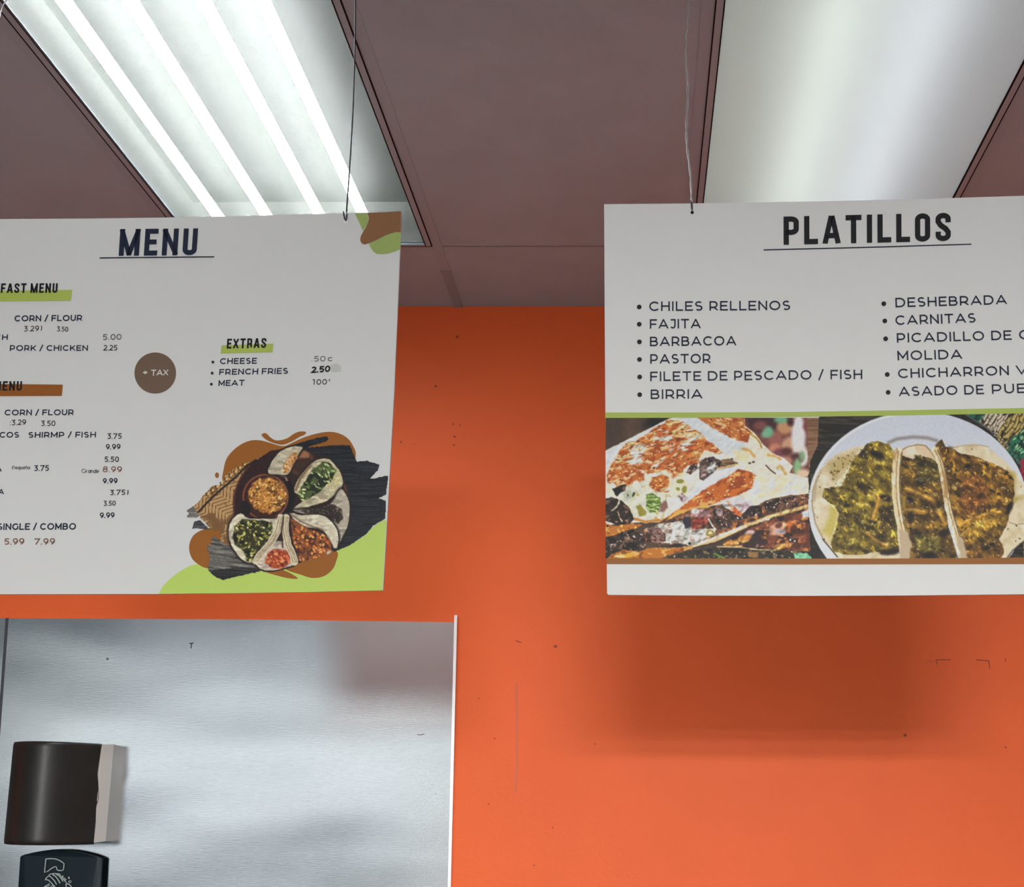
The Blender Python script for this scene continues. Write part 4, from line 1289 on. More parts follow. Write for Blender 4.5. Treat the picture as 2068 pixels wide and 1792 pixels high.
# dark meat at the left
for pts in ([(60, 890), (150, 870), (230, 900), (300, 960), (340, 1060), (300, 1110), (200, 1120), (60, 1060)], [(160, 800), (230, 770), (285, 760), (260, 820), (190, 870)]):
    m = cv.poly(pts, (48, 36, 30), soft=8, rag=8)
    cv.mottle(m, (22, 18, 18), 40, .5, 56); cv.mottle(m, (120, 88, 66), 40, .64, 57)
cv.stroke([(150, 990), (190, 960), (210, 930), (220, 880)], 14, (226, 210, 184), soft=6)
cv.stroke([(205, 1000), (220, 1050), (240, 1080)], 9, (196, 160, 130), soft=6)
m = cv.poly([(60, 1085), (170, 1120), (330, 1100), (420, 1110), (330, 1160), (220, 1200), (60, 1220)], (190, 116, 44), soft=12, rag=8)
cv.specks(m, 16, [(236, 176, 96), (150, 80, 30)], 5, 13)
cv.ell(116, 1122, 12, 10, (34, 22, 18))
# lower quesadilla: crust, dough, filling
fill = cv.poly([(430, 1150), (620, 1085), (820, 985), (980, 960), (1100, 930), (1400, 940), (1600, 875), (1850, 835), (1850, 985), (1560, 1060), (1200, 1185), (860, 1300), (640, 1290), (430, 1250)], (118, 78, 54), soft=8, rag=6)
cv.mottle(fill, (66, 44, 38), 60, .5, 61); cv.mottle(fill, (190, 120, 60), 50, .62, 62)
m = cv.poly([(540, 1090), (640, 1035), (780, 935), (960, 800), (1100, 720), (1240, 636), (1330, 650), (1400, 690), (1380, 790), (1290, 830), (1240, 860), (1100, 905), (1000, 940), (860, 975), (700, 1040)], (196, 104, 38), soft=8, rag=10)
cv.mottle(m, (156, 72, 26), 60, .52, 63, sy=30, ang=-25); cv.mottle(m, (226, 160, 90), 50, .6, 64, sy=24, ang=-20)
cv.specks(m, 50, [(236, 186, 120), (140, 66, 24), (230, 200, 150)], 5, 13, .5, -25)
cv.poly([(700, 1000), (960, 930), (1000, 960), (820, 985), (620, 1075)], (218, 172, 86), soft=12, rag=8)
m = cv.poly([(1385, 690), (1500, 695), (1700, 700), (1848, 738), (1848, 842), (1640, 862), (1520, 880), (1400, 945), (1280, 940), (1220, 900), (1290, 840), (1360, 800)], (222, 216, 200), soft=8, rag=8)
cv.mottle(m, (230, 212, 176), 60, .55, 65, sy=30); cv.mottle(m, (212, 214, 216), 70, .6, 66)
cv.stroke([(1380, 940), (1520, 878), (1640, 858), (1850, 838)], 9, (240, 226, 196), soft=6)
m = cv.poly([(1090, 900), (1240, 860), (1320, 890), (1400, 950), (1340, 1000), (1220, 1000), (1120, 960)], (210, 208, 210), soft=14, rag=14)
cv.mottle(m, (214, 160, 120), 40, .6, 67)
m = cv.poly([(1200, 950), (1250, 990), (1290, 1040), (1230, 1050), (1200, 1000)], (206, 104, 60), soft=14, rag=6)
m = cv.poly([(1250, 930), (1310, 910), (1350, 960), (1330, 1010), (1280, 1020)], (200, 176, 182), soft=10, rag=6)
for pts, c in (([(1340, 950), (1440, 940), (1450, 1010), (1340, 1050), (1180, 1080), (1170, 1010), (1260, 1040)], (52, 40, 34)), ([(1450, 930), (1560, 890), (1610, 880), (1590, 960), (1540, 1000), (1480, 980)], (58, 48, 40)),
               ([(1600, 880), (1700, 850), (1770, 870), (1760, 950), (1660, 1000), (1580, 1030), (1570, 980)], (104, 72, 58)), ([(1770, 850), (1850, 845), (1850, 900), (1800, 910)], (130, 76, 40)),
               ([(1020, 990), (1060, 960), (1110, 980), (1170, 1060), (1180, 1140), (1100, 1150), (1040, 1110)], (86, 58, 52))):
    m = cv.poly(pts, c, soft=7, rag=6)
    cv.mottle(m, (34, 26, 24), 26, .54, 68); cv.specks(m, 16, [(196, 164, 150), (150, 112, 92), (60, 40, 34)], 4, 11, .55)
cv.ell(1080, 1000, 30, 34, (176, 150, 150), soft=12)
m = cv.poly([(450, 1150), (560, 1110), (700, 1085), (800, 1060), (870, 1130), (960, 1150), (1045, 1140), (1040, 1200), (940, 1240), (850, 1290), (700, 1270), (560, 1270)], (206, 204, 196), soft=10, rag=12)
cv.mottle(m, (160, 140, 126), 40, .56, 69); cv.mottle(m, (228, 224, 214), 40, .6, 70)
m = cv.poly([(460, 1150), (540, 1120), (610, 1190), (620, 1250), (560, 1290), (490, 1250)], (142, 108, 98), soft=10, rag=8)
cv.mottle(m, (70, 46, 42), 20, .5, 71, sy=9, ang=10)
m = cv.poly([(760, 1070), (800, 1030), (830, 1050), (840, 1120), (790, 1150)], (48, 44, 56), soft=10, rag=6)
m = cv.poly([(830, 1090), (900, 1040), (990, 1010), (980, 1090), (900, 1150), (850, 1150)], (132, 52, 40), soft=10, rag=6)
cv.mottle(m, (176, 96, 76), 40, .6, 72)
m = cv.poly([(820, 990), (900, 965), (990, 990), (1010, 1040), (900, 1050), (840, 1030)], (150, 110, 112), soft=12, rag=8)
cv.ell(870, 995, 34, 24, (222, 218, 214), soft=10)
cv.ell(1000, 1185, 40, 32, (150, 130, 70), soft=8, rag=6); cv.ell(1000, 1180, 16, 12, (216, 200, 150))
cv.stroke([(985, 1060), (1020, 1120), (1045, 1150)], 14, (226, 214, 200), soft=6)
cv.poly([(640, 1290), (720, 1270), (830, 1300), (740, 1310), (660, 1310)], (36, 32, 34), soft=14, rag=8)
cv.ell(822, 1272, 12, 12, (20, 14, 14))
# third layer at the lower right
m = cv.poly([(1060, 1320), (1200, 1200), (1420, 1110), (1600, 1045), (1850, 960), (1866, 1340), (1400, 1330)], (112, 62, 42), soft=8, rag=5)
cv.mottle(m, (62, 36, 34), 80, .5, 73); cv.mottle(m, (200, 130, 70), 70, .63, 74, sy=36)
cv.poly([(1340, 1190), (1420, 1150), (1460, 1240), (1420, 1310), (1300, 1300), (1310, 1230)], (56, 36, 38), soft=40)
m = cv.poly([(1500, 1150), (1560, 1090), (1640, 1080), (1660, 1130), (1640, 1190), (1580, 1200), (1520, 1190)], (214, 160, 130), soft=24, rag=8)
cv.ell(1590, 1115, 34, 24, (92, 54, 44), -20, soft=16); cv.ell(1600, 1170, 50, 20, (214, 196, 204), 5, soft=18)
cv.ell(1690, 1130, 44, 54, (176, 96, 46), soft=20); cv.ell(1720, 1150, 30, 36, (90, 46, 30), soft=16)
cv.ell(1340, 1180, 44, 22, (200, 170, 168), -15, soft=18); cv.ell(1300, 1220, 60, 24, (218, 146, 70), -20, soft=20)
for x, y, rx, ry in ((1180, 1270, 70, 26), (1290, 1240, 50, 24), (1590, 1300, 60, 24), (1650, 1290, 50, 20)):
    mm = cv.ell(x, y, rx, ry, (206, 136, 60), -12, soft=20, rag=8)
    cv.specks(mm, 8, [(240, 196, 120)], 5, 11)
cv.poly([(1660, 1215), (1760, 1225), (1750, 1270), (1680, 1262)], (42, 24, 20), soft=18)
cv.ell(1690, 1240, 8, 8, (236, 224, 214)); cv.ell(1728, 1252, 8, 7, (236, 224, 214)); cv.ell(1760, 1150, 14, 10, (60, 34, 30))
cv.poly([(1790, 1000), (1850, 980), (1850, 1040), (1800, 1050)], (210, 220, 226), soft=16)
# pale cut edges
cv.stroke([(640, 1345), (860, 1296), (1040, 1245), (1200, 1178), (1330, 1115), (1480, 1050), (1620, 1010), (1850, 950)], 30, (226, 186, 124), soft=14, rag=8)
cv.stroke([(860, 1285), (1060, 1215), (1190, 1165), (1300, 1120)], 26, (226, 216, 198), soft=14, rag=8)
cv.stroke([(850, 1312), (1060, 1262), (1210, 1190), (1340, 1130)], 10, (48, 30, 26), soft=8)
cv.stroke([(1440, 1075), (1500, 1060)], 26, (230, 196, 176), soft=12)
# bottom left dark meat and orange juices
m = cv.poly([(60, 1410), (60, 1230), (180, 1200), (250, 1170), (340, 1148), (430, 1200), (450, 1320), (360, 1340), (200, 1340), (120, 1410)], (60, 44, 38), soft=8, rag=6)
cv.mottle(m, (26, 20, 18), 50, .54, 75); cv.mottle(m, (110, 84, 66), 46, .6, 76)
cv.specks(m, 18, [(176, 146, 130), (210, 180, 160)], 4, 10, .5, -20)
for x, y in ((405, 1195), (285, 1195), (345, 1215), (228, 1250)):
    cv.ell(x, y, 14, 6, (220, 204, 194), 30, soft=5)
m = cv.poly([(100, 1420), (150, 1360), (250, 1330), (380, 1345), (470, 1310), (640, 1310), (860, 1305), (760, 1340), (640, 1370), (540, 1420)], (190, 116, 40), soft=10, rag=8)
cv.mottle(m, (226, 176, 96), 60, .58, 77, sy=20); cv.mottle(m, (140, 80, 26), 50, .6, 78)
cv.ell(230, 1382, 60, 14, (236, 206, 140), soft=14); cv.ell(300, 1375, 40, 16, (222, 172, 50), soft=16)
# dark board with bits along the bottom
m = cv.poly([(540, 1430), (760, 1350), (1060, 1300), (1400, 1325), (1868, 1345), (1880, 1430)], (52, 46, 36), soft=8, rag=5)
cv.mottle(m, (26, 24, 22), 50, .5, 79); cv.mottle(m, (128, 110, 80), 30, .63, 80)
cv.specks(m, 60, [(150, 130, 90), (40, 34, 28), (196, 180, 140), (90, 92, 60)], 4, 12, .5)
cv.stroke([(1060, 1300), (1240, 1302), (1400, 1325), (1560, 1330)], 12, (192, 172, 128), soft=8)
cv.poly([(1320, 1345), (1415, 1345), (1410, 1395), (1330, 1390)], (150, 112, 70), soft=10)
cv.stroke([(1040, 1362), (1075, 1380), (1115, 1395)], 18, (96, 138, 58), soft=8)
m = cv.poly([(1715, 1352), (1745, 1362), (1775, 1348), (1800, 1360), (1830, 1350), (1850, 1372), (1872, 1390), (1868, 1412), (1735, 1412)], (112, 186, 140), soft=5)
cv.mottle(m, (150, 206, 172), 24, .55, 81)
cv.relief(fill, 46, .40, .5, seed=66, tone=(226, 206, 190))
cv.relief(cv.poly_mask([(60, 1410), (60, 1230), (180, 1200), (250, 1170), (340, 1148), (430, 1200), (450, 1320), (360, 1340), (200, 1340), (120, 1410)], 10), 60, .6, .7, seed=67, tone=(200, 176, 160))
cv.relief(cv.poly_mask([(60, 890), (150, 870), (230, 900), (300, 960), (340, 1060), (300, 1110), (200, 1120), (60, 1060)], 10), 50, .6, .5, seed=68, tone=(190, 160, 140))
cv.relief(cv.poly_mask([(1060, 1320), (1200, 1200), (1420, 1110), (1600, 1045), (1850, 960), (1866, 1340), (1400, 1330)], 10), 60, .4, .5, seed=69, tone=(240, 200, 150))
cv.relief(dough, 60, .05, seed=70)
fine = (cv.noise(9, seed=90, octaves=2) - .5) * 16
cv.C += fine[..., None]
# ---- taco plate picture, continued on the same strip (tracing coordinates from (1600, 800))
cv2 = Canvas(1636, 823, 2314, 1128.6, 1.3, (1600, 800), Z)
full = np.ones(cv2.U.shape)
cv2.lay(full, (30, 27, 24))
cv2.mottle(full, (62, 56, 48), 220, .54, 3, sy=16, ang=4, width=.15)
# woven mat at the right: slanting bundles in several colours
a = math.radians(-56)
across = cv2.U * math.sin(a) - cv2.V * math.cos(a)
along = cv2.U * math.cos(a) + cv2.V * math.sin(a)
matm = cv2.poly_mask([(1400, 60), (3200, 60), (3200, 1500), (2000, 1500), (1960, 600), (1700, 300)], soft=8)
q_ = .83 * cv2.U + .56 * cv2.V + (cv2.noise(60, seed=4) - .5) * 50
idx = np.select([q_ < 1455, q_ < 1645, q_ < 1795, q_ < 1955, q_ < 2070, q_ < 2300], [2, 0, 1, 2, 3, 0], 1)
strand = np.mod(q_ / 30, 1.0)
weave = np.mod(along / 120 + np.floor(q_ / 30) * .37, 1.0)
cols_ = np.array([(206, 190, 164), (190, 166, 96), (24, 116, 88), (156, 30, 60)], float)
base = cols_[idx] * (np.clip(.35 + .75 * np.sin(strand * math.pi), 0, 1) * np.where(weave < .08, .5, 1.0))[..., None]
cv2.lay(matm, (0, 0, 0))
cv2.C += base * matm[..., None]
cv2.mottle(matm, (40, 34, 26), 60, .62, 5, sy=14, ang=-56)
m = cv2.poly([(1440, 120), (1530, 110), (1660, 160), (1600, 235)], (22, 96, 74), soft=14, rag=10)
cv2.mottle(m, (14, 50, 42), 24, .5, 6)
m = cv2.poly([(1850, 420), (1900, 360), (2000, 290), (2040, 430), (1960, 540), (1920, 500)], (24, 106, 76), soft=14, rag=14)
cv2.mottle(m, (12, 48, 40), 26, .52, 7)
cv2.specks(m, 16, [(176, 190, 140), (130, 180, 140)], 10, 26, .35, -50)
cv2.poly([(1960, 560), (2010, 520), (2040, 640), (1985, 640)], (150, 26, 60), soft=12)
# plate
plate = [(1080 + 945 * math.cos(t), 945 + 812 * math.sin(t)) for t in np.linspace(0, 2 * math.pi, 60)[:-1]]
pl = cv2.poly(plate, (198, 202, 212), soft=6)
cv2.lay(pl * np.clip((cv2.V - 300) / 900, 0, 1) * .6, (222, 222, 224), keep=True)
cv2.stroke([(1080 + 930 * math.cos(t), 945 + 798 * math.sin(t)) for t in np.linspace(math.pi, 1.5 * math.pi, 24)], 12, (226, 228, 232), soft=10)
cv2.stroke([(830, 402), (900, 372), (1040, 354), (1160, 362), (1245, 385)], 22, (132, 122, 116), soft=30)
cv2.stroke([(1500, 165), (1700, 292), (1850, 425), (1980, 610)], 10, (90, 88, 92), soft=12)
# tortillas
def tortilla(pts, c=(216, 202, 172), seed=1):
    m = cv2.poly(pts, c, soft=7, rag=5)
    cv2.mottle(m, (196, 178, 136), 90, .52, seed, width=.2, amount=.7)
    cv2.mottle(m, (226, 218, 198), 70, .56, seed + 1, width=.15, amount=.8)
    return m
tl = tortilla([(200, 690), (290, 580), (380, 505), (500, 450), (640, 425), (860, 480), (900, 900), (930, 1440), (430, 1440), (370, 1375), (260, 1240), (190, 1110), (163, 950), (168, 800)], seed=11)
cv2.stroke([(215, 700), (178, 820), (172, 950), (200, 1100), (265, 1230), (385, 1385)], 9, (150, 136, 116), soft=8)
cv2.stroke([(250, 640), (205, 760), (190, 900)], 8, (166, 148, 120), soft=10)
cv2.stroke([(260, 1235), (390, 1390)], 8, (66, 56, 50), soft=8)
tr_ = tortilla([(1230, 500), (1400, 432), (1560, 410), (1690, 445), (1830, 560), (1950, 690), (2010, 800), (2030, 1000), (2000, 1240), (1890, 1330), (1840, 1440), (1480, 1440), (1350, 900)], seed=13)
cv2.stroke([(1350, 450), (1480, 428), (1620, 424), (1690, 440)], 9, (184, 160, 124), soft=10)
cv2.stroke([(2030, 1230), (1900, 1330), (1850, 1400)], 10, (60, 50, 44), soft=8)
cv2.stroke([(1870, 1090), (1930, 1110), (2000, 1100)], 8, (160, 140, 110), soft=8)
tortilla([(925, 500), (945, 450), (1060, 412), (1140, 420), (1200, 470), (1260, 580), (960, 600)], (214, 192, 160), seed=15)
cv2.stroke([(935, 475), (990, 440), (1080, 420), (1150, 430), (1195, 480), (1230, 540)], 8, (140, 110, 76), soft=7)
for m_, sd_ in ((tl, 1), (tr_, 2)):
    cv2.specks(m_, 60, [(96, 76, 36), (60, 48, 26), (150, 130, 60)], 3, 9, .7, seed=sd_)
m = cv2.poly([(300, 590), (420, 510), (560, 470), (540, 560), (440, 640), (360, 740)], (186, 164, 112), soft=50, rag=20)
cv2.specks(m, 30, [(110, 90, 34), (70, 56, 26)], 5, 14, .6)
cv2.poly([(330, 930), (400, 960), (390, 1120), (330, 1240), (260, 1170), (310, 1050)], (196, 180, 96), soft=60, rag=16)
cv2.poly([(1850, 620), (1930, 680), (1920, 860), (1990, 860), (1900, 930)], (176, 156, 84), soft=40, rag=14)
# stewed green filling
def stew(pts, base, seed, n):
    m = cv2.poly(pts, base, soft=8, rag=12, rag_scale=40)
    b = np.array(base, float)
    cv2.mottle(m, b * .72, 110, .52, seed, sy=70, ang=40, width=.12)
    cv2.mottle(m, np.minimum(b * 1.32 + (8, 10, 0), 255), 90, .55, seed + 1, sy=50, ang=55, width=.12)
    cv2.mottle(m, b * .45, 70, .70, seed + 2, sy=30, ang=30, width=.08)
    cv2.mottle(m, np.minimum(b * 1.62 + (14, 14, 4), 255), 40, .66, seed + 3, sy=24, ang=60, width=.1)
    cv2.specks(m, n // 2, [(206, 188, 96), (232, 220, 160), (180, 156, 60)], 3, 9, .5, seed=seed)
    cv2.specks(m, n // 2, [(48, 34, 12), (70, 50, 18)], 6, 20, .45, seed=seed + 5)
    return m
stew([(600, 475), (640, 410), (740, 383), (830, 420), (888, 500), (872, 700), (882, 900), (905, 1100), (915, 1330), (820, 1330), (700, 1352), (500, 1372), (350, 1342), (328, 1270), (380, 1150), (402, 1010), (352, 945), (262, 872), (275, 800), (360, 780), (430, 790), (475, 660), (515, 570)], (108, 90, 30), 101, 110)
stew([(925, 500), (1040, 545), (1100, 505), (1240, 560), (1275, 700), (1305, 900), (1345, 1130), (1440, 1440), (975, 1440), (960, 1200), (930, 1000), (905, 750)], (92, 68, 26), 111, 70)
stew([(1228, 420), (1285, 372), (1325, 440), (1460, 500), (1560, 515), (1740, 590), (1850, 640), (1905, 720), (1912, 850), (1880, 950), (1862, 1080), (1780, 1230), (1825, 1320), (1810, 1400), (1700, 1440), (1480, 1440), (1390, 1150), (1345, 900), (1305, 680), (1240, 520)], (116, 82, 30), 121, 110)
stews = cv2.poly_mask([(262, 872), (360, 780), (600, 475), (740, 383), (888, 500), (1040, 545), (1100, 505), (1240, 560), (1285, 372), (1460, 500), (1740, 590), (1905, 720), (1912, 850), (1780, 1230), (1825, 1440), (1010, 1440), (905, 1330), (500, 1372), (328, 1270), (402, 1010)], 10)
for pts, c in (([(650, 600), (760, 575), (860, 590), (830, 720), (720, 770), (650, 720)], (134, 112, 38)), ([(500, 900), (640, 880), (690, 990), (600, 1080), (520, 1020)], (126, 106, 34)), ([(420, 1130), (520, 1100), (640, 1200), (580, 1330), (400, 1320)], (122, 104, 36)),
               ([(740, 960), (880, 940), (890, 1120), (760, 1160)], (84, 66, 24)), ([(1480, 720), (1620, 690), (1700, 800), (1680, 960), (1500, 1020), (1440, 900)], (122, 78, 30)), ([(1550, 1060), (1700, 1020), (1840, 980), (1850, 1080), (1740, 1230), (1560, 1300), (1480, 1200)], (138, 104, 34)),
               ([(1060, 520), (1230, 560), (1260, 700), (1180, 760), (1080, 690)], (96, 80, 34)), ([(1060, 1200), (1260, 1220), (1280, 1320), (1180, 1390), (1080, 1320)], (104, 92, 38))):
    m = cv2.poly(pts, c, soft=26, rag=16)
    b = np.array(c, float)
    cv2.mottle(m, b * .7, 50, .56, 131, sy=30, ang=50); cv2.mottle(m, np.minimum(b * 1.5, 255), 34, .64, 132, sy=20, ang=60)
    cv2.specks(m, 14, [(222, 206, 126), (190, 164, 70)], 3, 8, .5, seed=int(pts[0][0]))
for pts, w in (([(640, 1180), (700, 1230), (810, 1290)], 30), ([(700, 1050), (750, 900), (740, 850)], 34), ([(980, 800), (1100, 850), (1210, 900), (1320, 1110)], 40), ([(980, 990), (1060, 990), (1140, 1000)], 50), ([(1500, 1080), (1640, 1030), (1800, 1000)], 22)):
    cv2.stroke(pts, w, (164, 118, 42), soft=16, rag=10)
    cv2.stroke([(x - 4, y - 6) for x, y in pts], w * .3, (206, 164, 76), soft=12, rag=6)
for x, y, rx, ry, r in ((735, 510, 60, 26, 20), (1100, 725, 50, 38, 30), (815, 880, 60, 30, 10), (1020, 900, 40, 26, 0), (1310, 1180, 46, 36, -20), (840, 1345, 90, 30, -5), (470, 945, 30, 20, 0), (700, 1085, 40, 14, 10), (1870, 960, 26, 60, 20), (1510, 610, 40, 22, -30), (1020, 1060, 24, 60, 0), (1700, 1290, 70, 20, -30), (1180, 1370, 50, 30, 0)):
    cv2.ell(x, y, rx, ry, (34, 24, 14), r, soft=26, rag=8)
cv2.relief(stews, 170, .34, .3, sy=100, ang=40, seed=150, thr=.6)
cv2.relief(stews, 70, .24, .5, sy=46, ang=50, seed=151, thr=.55)
cv2.relief(stews, 26, .10, 0, seed=152)
# folded edges of the two dividing tortillas
for pts, w, sd_ in (([(912, 485), (898, 600), (892, 740), (900, 900), (920, 1040), (950, 1180), (968, 1440)], 74, 141), ([(1228, 470), (1272, 560), (1305, 700), (1330, 860), (1355, 1000), (1400, 1150), (1440, 1280), (1480, 1440)], 56, 145)):
    m = cv2.stroke(pts, w, (222, 206, 166), soft=8, rag=7, seed=sd_)
    cv2.mottle(m, (184, 150, 100), 40, .56, sd_, sy=120, width=.15)
    cv2.mottle(m, (236, 226, 200), 40, .6, sd_ + 1, sy=90)
    cv2.stroke([(x + 2, y) for x, y in pts], 9, (166, 122, 74), soft=10, rag=4)
    cv2.stroke([(x + w * .44, y) for x, y in pts], 10, (96, 72, 34), soft=12)
cv2.poly([(920, 1150), (1000, 1170), (1030, 1290), (1000, 1440), (925, 1440)], (190, 168, 140), soft=20, rag=10)
cv2.poly([(1400, 1180), (1470, 1230), (1500, 1330), (1520, 1440), (1460, 1440)], (186, 166, 136), soft=20, rag=10)
cv2.poly([(950, 860), (975, 880), (970, 990), (945, 960)], (150, 122, 50), soft=14, rag=8)
fine = (cv2.noise(9, seed=91, octaves=2) - .5) * 14
cv2.C += fine[..., None]
# trim both pictures to the strip between the green and brown bands
top_y = np.interp(cv.X, [1223, 1400, 1600, 1660], [844.3, 844.1, 842.4, 841.4])
cv.A = (cv.Y >= top_y - 1.0) & (cv.U <= 1945)
plate_left = 1080 - 945 * np.sqrt(np.clip(1 - ((cv.V - 945) / 812) ** 2, 0, 1)) + 1600 * 0
cv.A &= ((cv.X - 1600) * Z < plate_left + 6) | (cv.V < 133)
top_y = np.interp(cv2.X, [1600, 1830, 2068, 2301], [842.4, 839.4, 835.0, 829.8])
cv2.A = (cv2.Y >= top_y - 1.0)
d_left = 1600 + (np.interp(cv2.V, [160, 420, 560, 700, 1100, 1500], [236, 226, 160, 140, 150, 200])) / Z
cv2.A &= cv2.X >= np.where(True, d_left - 2, 0)
cv.mesh(BR_, 'quesadilla_picture', plat, .0005, gain=1.2)
cv2.mesh(BR_, 'taco_picture', plat, .0006, gain=1.2)

# ---- platter picture on the left board (tracing coordinates: 4.136 per pixel from (320, 840))
cp = Canvas(372, 868, 786, 1180, 1.1, (320, 840), 4.136)
def wood(pts, c, seed, ang=0, rag=8):
    m = cp.poly(pts, c, soft=5, rag=rag, rag_scale=26, seed=seed)
    b = np.array(c, float)
    cp.mottle(m, b * 1.4, 160, .54, seed, sy=9, ang=ang, width=.15); cp.mottle(m, b * .6, 200, .58, seed + 1, sy=12, ang=ang, width=.12)
    return m
wood([(950, 312), (1050, 265), (1160, 230), (1300, 190), (1418, 168), (1426, 196), (1400, 218), (1260, 262), (1480, 246), (1602, 245), (1640, 335), (1660, 380), (1745, 374), (1848, 408), (1840, 455), (1770, 528), (1922, 498), (1906, 660), (1850, 688), (1900, 710), (1900, 862), (1800, 918), (1740, 990), (1680, 1030), (1600, 1085), (1470, 1140), (1250, 1000), (1000, 700)], (34, 37, 43), 3, rag=5)
wood([(455, 1000), (520, 1040), (600, 1092), (750, 1215), (880, 1285), (840, 1305), (720, 1330), (540, 1372), (420, 1300), (412, 1250), (430, 1180), (405, 1090), (440, 1060)], (100, 97, 92), 5, ang=6)
wood([(412, 1290), (600, 1278), (800, 1275), (870, 1292), (720, 1335), (545, 1374), (470, 1345)], (44, 44, 46), 7, ang=4)
wood([(226, 795), (300, 748), (350, 850), (232, 855), (250, 820)], (104, 100, 96), 9)
wood([(295, 888), (350, 868), (430, 952), (284, 944)], (76, 76, 78), 11)
# woven tray
bk = cp.poly([(300, 765), (385, 650), (445, 590), (525, 575), (560, 490), (640, 440), (720, 405), (850, 345), (960, 312), (1000, 400), (980, 480), (720, 700), (640, 880), (600, 1085), (560, 1075), (520, 1040), (510, 960), (430, 950), (340, 835)], (176, 140, 94), soft=5, rag=9, rag_scale=24)
t = math.radians(-38)
u_, v_ = cp.U * math.cos(t) - cp.V * math.sin(t), cp.U * math.sin(t) + cp.V * math.cos(t)
hb = np.mod(u_ / 34 + np.where(np.mod(v_ / 100, 2) < 1, v_, -v_) / 50, 1.0)
cp.lay(bk * np.clip((hb - .68) / .12, 0, 1), (96, 66, 40), keep=True)
cp.lay(bk * np.clip((.22 - hb) / .1, 0, 1) * .6, (212, 178, 128), keep=True)
cp.mottle(bk, (120, 88, 56), 90, .6, 13)
for k in range(9):
    x, y = 410 + k * 38, 660 - k * 31
    cp.ell(x, y, 20, 11, (84, 56, 32), 60, soft=8); cp.ell(x + 9, y - 6, 8, 14, (214, 178, 122), 30, soft=6)
cp.stroke([(335, 806), (430, 705), (520, 622), (640, 520), (740, 420), (815, 368)], 17, (44, 34, 32), soft=5)
# plate, bowl of rice
cp.ell(1110, 750, 488, 492, (50, 30, 31), soft=6)
cp.stroke([(1110 + 474 * math.cos(q), 752 + 478 * math.sin(q)) for q in np.linspace(-.75, 1.15, 24)], 22, (96, 58, 44), soft=10)
cp.stroke([(1110 + 480 * math.cos(q), 752 + 484 * math.sin(q)) for q in np.linspace(2.6, 3.9, 20)], 14, (84, 48, 44), soft=8)
cp.poly([(1040, 500), (1110, 560), (1160, 640), (1120, 800), (1040, 820), (1090, 650)], (20, 18, 22), soft=20)
cp.ell(1200, 400, 110, 110, (84, 58, 44), soft=20, rag=14); m = cp.ell(1210, 330, 50, 40, (150, 104, 74), soft=14, rag=8)
cp.ell(1220, 420, 90, 70, (66, 44, 36), soft=18, rag=10)
cp.ell(896, 680, 196, 196, (62, 34, 28), soft=6)
cp.stroke([(896 + 186 * math.cos(q), 680 + 186 * math.sin(q)) for q in np.linspace(0, 6.3, 40)], 13, (128, 78, 58), soft=7)
cp.stroke([(1020, 500), (1060, 510), (1075, 540)], 16, (150, 120, 100), soft=8); cp.ell(730, 770, 42, 62, (30, 26, 28), -20, soft=14)
rice = cp.ell(912, 665, 162, 150, (180, 124, 62), soft=16, rag=14)
cp.mottle(rice, (112, 72, 36), 44, .55, 17)
cp.specks(rice, 190, [(214, 156, 82), (196, 132, 60), (232, 184, 116), (130, 80, 40)], 7, 15, .45)
cp.mottle(rice * np.clip((cp.U - 960) / 80, 0, 1), (104, 70, 44), 60, .5, 18, amount=.7)
# tacos around it
def shell(pts, c=(192, 182, 158), seed=1):
    lp_ = smooth_loop(pts, 3)
    cp.stroke(lp_ + lp_[:1], 30, (38, 29, 28), soft=22)
    m = cp.poly(lp_, c, soft=6, rag=4)
    cp.mottle(m, np.array(c) * .8, 60, .54, seed, sy=30, amount=.8); cp.mottle(m, np.minimum(np.array(c) * 1.14, 255), 50, .58, seed + 1, sy=20)
    return m
shell([(922, 480), (940, 400), (1010, 310), (1100, 262), (1205, 262), (1180, 310), (1130, 400), (1085, 490), (1000, 490)], (180, 170, 148), 21)
m = cp.poly([(1040, 480), (1050, 400), (1110, 320), (1170, 290), (1160, 360), (1110, 440), (1080, 488)], (176, 124, 76), soft=10, rag=10)
cp.specks(m, 40, [(214, 164, 104), (130, 84, 50), (226, 190, 140)], 6, 14, .5)
shell([(1140, 640), (1170, 530), (1260, 420), (1330, 370), (1420, 362), (1490, 430), (1536, 510), (1530, 600), (1440, 690), (1320, 745), (1128, 782), (1230, 690)], (186, 176, 146), 23)
cp.stroke([(1150, 620), (1190, 520), (1270, 420)], 20, (128, 104, 76), soft=10)
m = cp.poly([(1160, 660), (1220, 560), (1300, 440), (1370, 385), (1450, 405), (1488, 470), (1440, 550), (1340, 640), (1200, 720)], (78, 90, 54), soft=10, rag=10)
cp.mottle(m, (36, 44, 30), 50, .52, 25)
cp.specks(m, 60, [(176, 190, 130), (206, 212, 160), (110, 130, 70), (40, 50, 34)], 8, 22, .35, 40)
cp.specks(cp.poly_mask([(1400, 560), (1500, 470), (1530, 520), (1440, 640)], 10), 14, [(206, 190, 90), (190, 180, 110)], 8, 20, .5, -40)
shell([(1130, 790), (1400, 772), (1500, 640), (1540, 620), (1596, 740), (1586, 900), (1540, 1010), (1490, 1080), (1450, 950), (1300, 850)], (172, 162, 146), 27)
m = cp.poly([(1150, 798), (1300, 772), (1460, 740), (1530, 780), (1545, 860), (1500, 900), (1380, 840), (1240, 815)], (52, 44, 40), soft=12, rag=8)
cp.specks(m, 50, [(92, 80, 70), (30, 26, 26), (120, 104, 90)], 5, 12, .6)
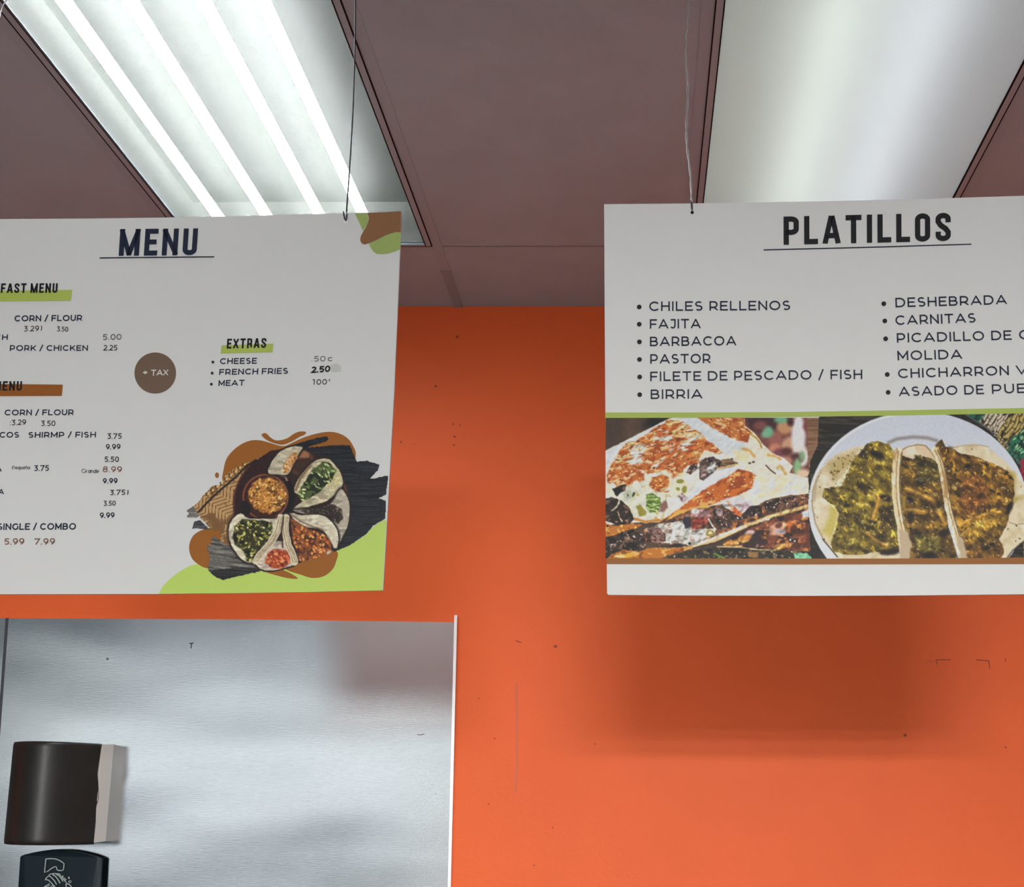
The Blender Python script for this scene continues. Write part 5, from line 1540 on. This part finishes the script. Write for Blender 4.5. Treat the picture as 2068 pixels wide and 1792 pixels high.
shell([(1100, 815), (1200, 832), (1330, 828), (1420, 860), (1490, 950), (1504, 1050), (1475, 1110), (1380, 960), (1240, 930), (1150, 880)], (198, 188, 166), 29)
cp.stroke([(1110, 825), (1200, 890), (1300, 930), (1380, 950)], 9, (110, 84, 62), soft=7)
m = cp.poly([(1105, 860), (1180, 900), (1260, 950), (1380, 985), (1450, 1060), (1440, 1130), (1340, 1190), (1200, 1225), (1150, 1190), (1120, 1000)], (136, 80, 46), soft=10, rag=8)
cp.mottle(m, (78, 48, 34), 54, .52, 31)
cp.specks(m, 110, [(206, 124, 60), (176, 92, 44), (226, 160, 96), (80, 48, 34)], 8, 18, .6)
cp.stroke([(1470, 1100), (1485, 1030), (1460, 960)], 14, (206, 196, 176), soft=8); cp.ell(1425, 1145, 24, 14, (196, 180, 160), -30)
shell([(590, 950), (620, 870), (690, 815), (760, 860), (1000, 860), (1030, 860), (990, 1040), (900, 1160), (820, 1225), (720, 1215), (640, 1130), (600, 1050)], (200, 190, 166), 33)
m = cp.poly([(640, 930), (700, 865), (820, 870), (950, 890), (955, 960), (920, 1080), (850, 1160), (800, 1222), (740, 1215), (720, 1140), (640, 1080), (620, 1010)], (56, 56, 34), soft=12, rag=10)
cp.mottle(m, (28, 30, 22), 50, .54, 35)
cp.specks(m, 120, [(182, 176, 100), (150, 146, 70), (206, 200, 140), (70, 76, 40), (110, 100, 60)], 7, 17, .65)
shell([(800, 1215), (860, 1140), (960, 1060), (1100, 1060), (1160, 1220), (1060, 1270), (890, 1295)], (190, 176, 160), 37)
m = cp.ell(1000, 1195, 110, 82, (150, 66, 40), -10, soft=14, rag=12)
cp.specks(m, 50, [(196, 96, 56), (120, 46, 32), (214, 130, 84)], 8, 18, .7)
for pts, w in (([(1025, 850), (1000, 960), (940, 1060), (860, 1150), (815, 1215)], 56), ([(1065, 850), (1060, 960), (1085, 1080), (1130, 1180), (1140, 1225)], 58)):
    m = cp.stroke(pts, w, (206, 196, 170), soft=7, rag=5)
    for off in (-15, 4, 18):
        cp.stroke([(x + off, y) for x, y in pts], 5, (130, 104, 76), soft=6, rag=3)
cp.stroke([(1045, 840), (1030, 980), (1040, 1100)], 12, (60, 44, 38), soft=10)
for m_, sc in ((rice, 26),):
    cp.relief(m_, sc, .3, .3, seed=171)
cp.C += ((cp.noise(9, seed=93, octaves=2) - .5) * 16)[..., None]
cp.mesh(BL_, 'platter_picture', menu, .0011, gain=1.2)
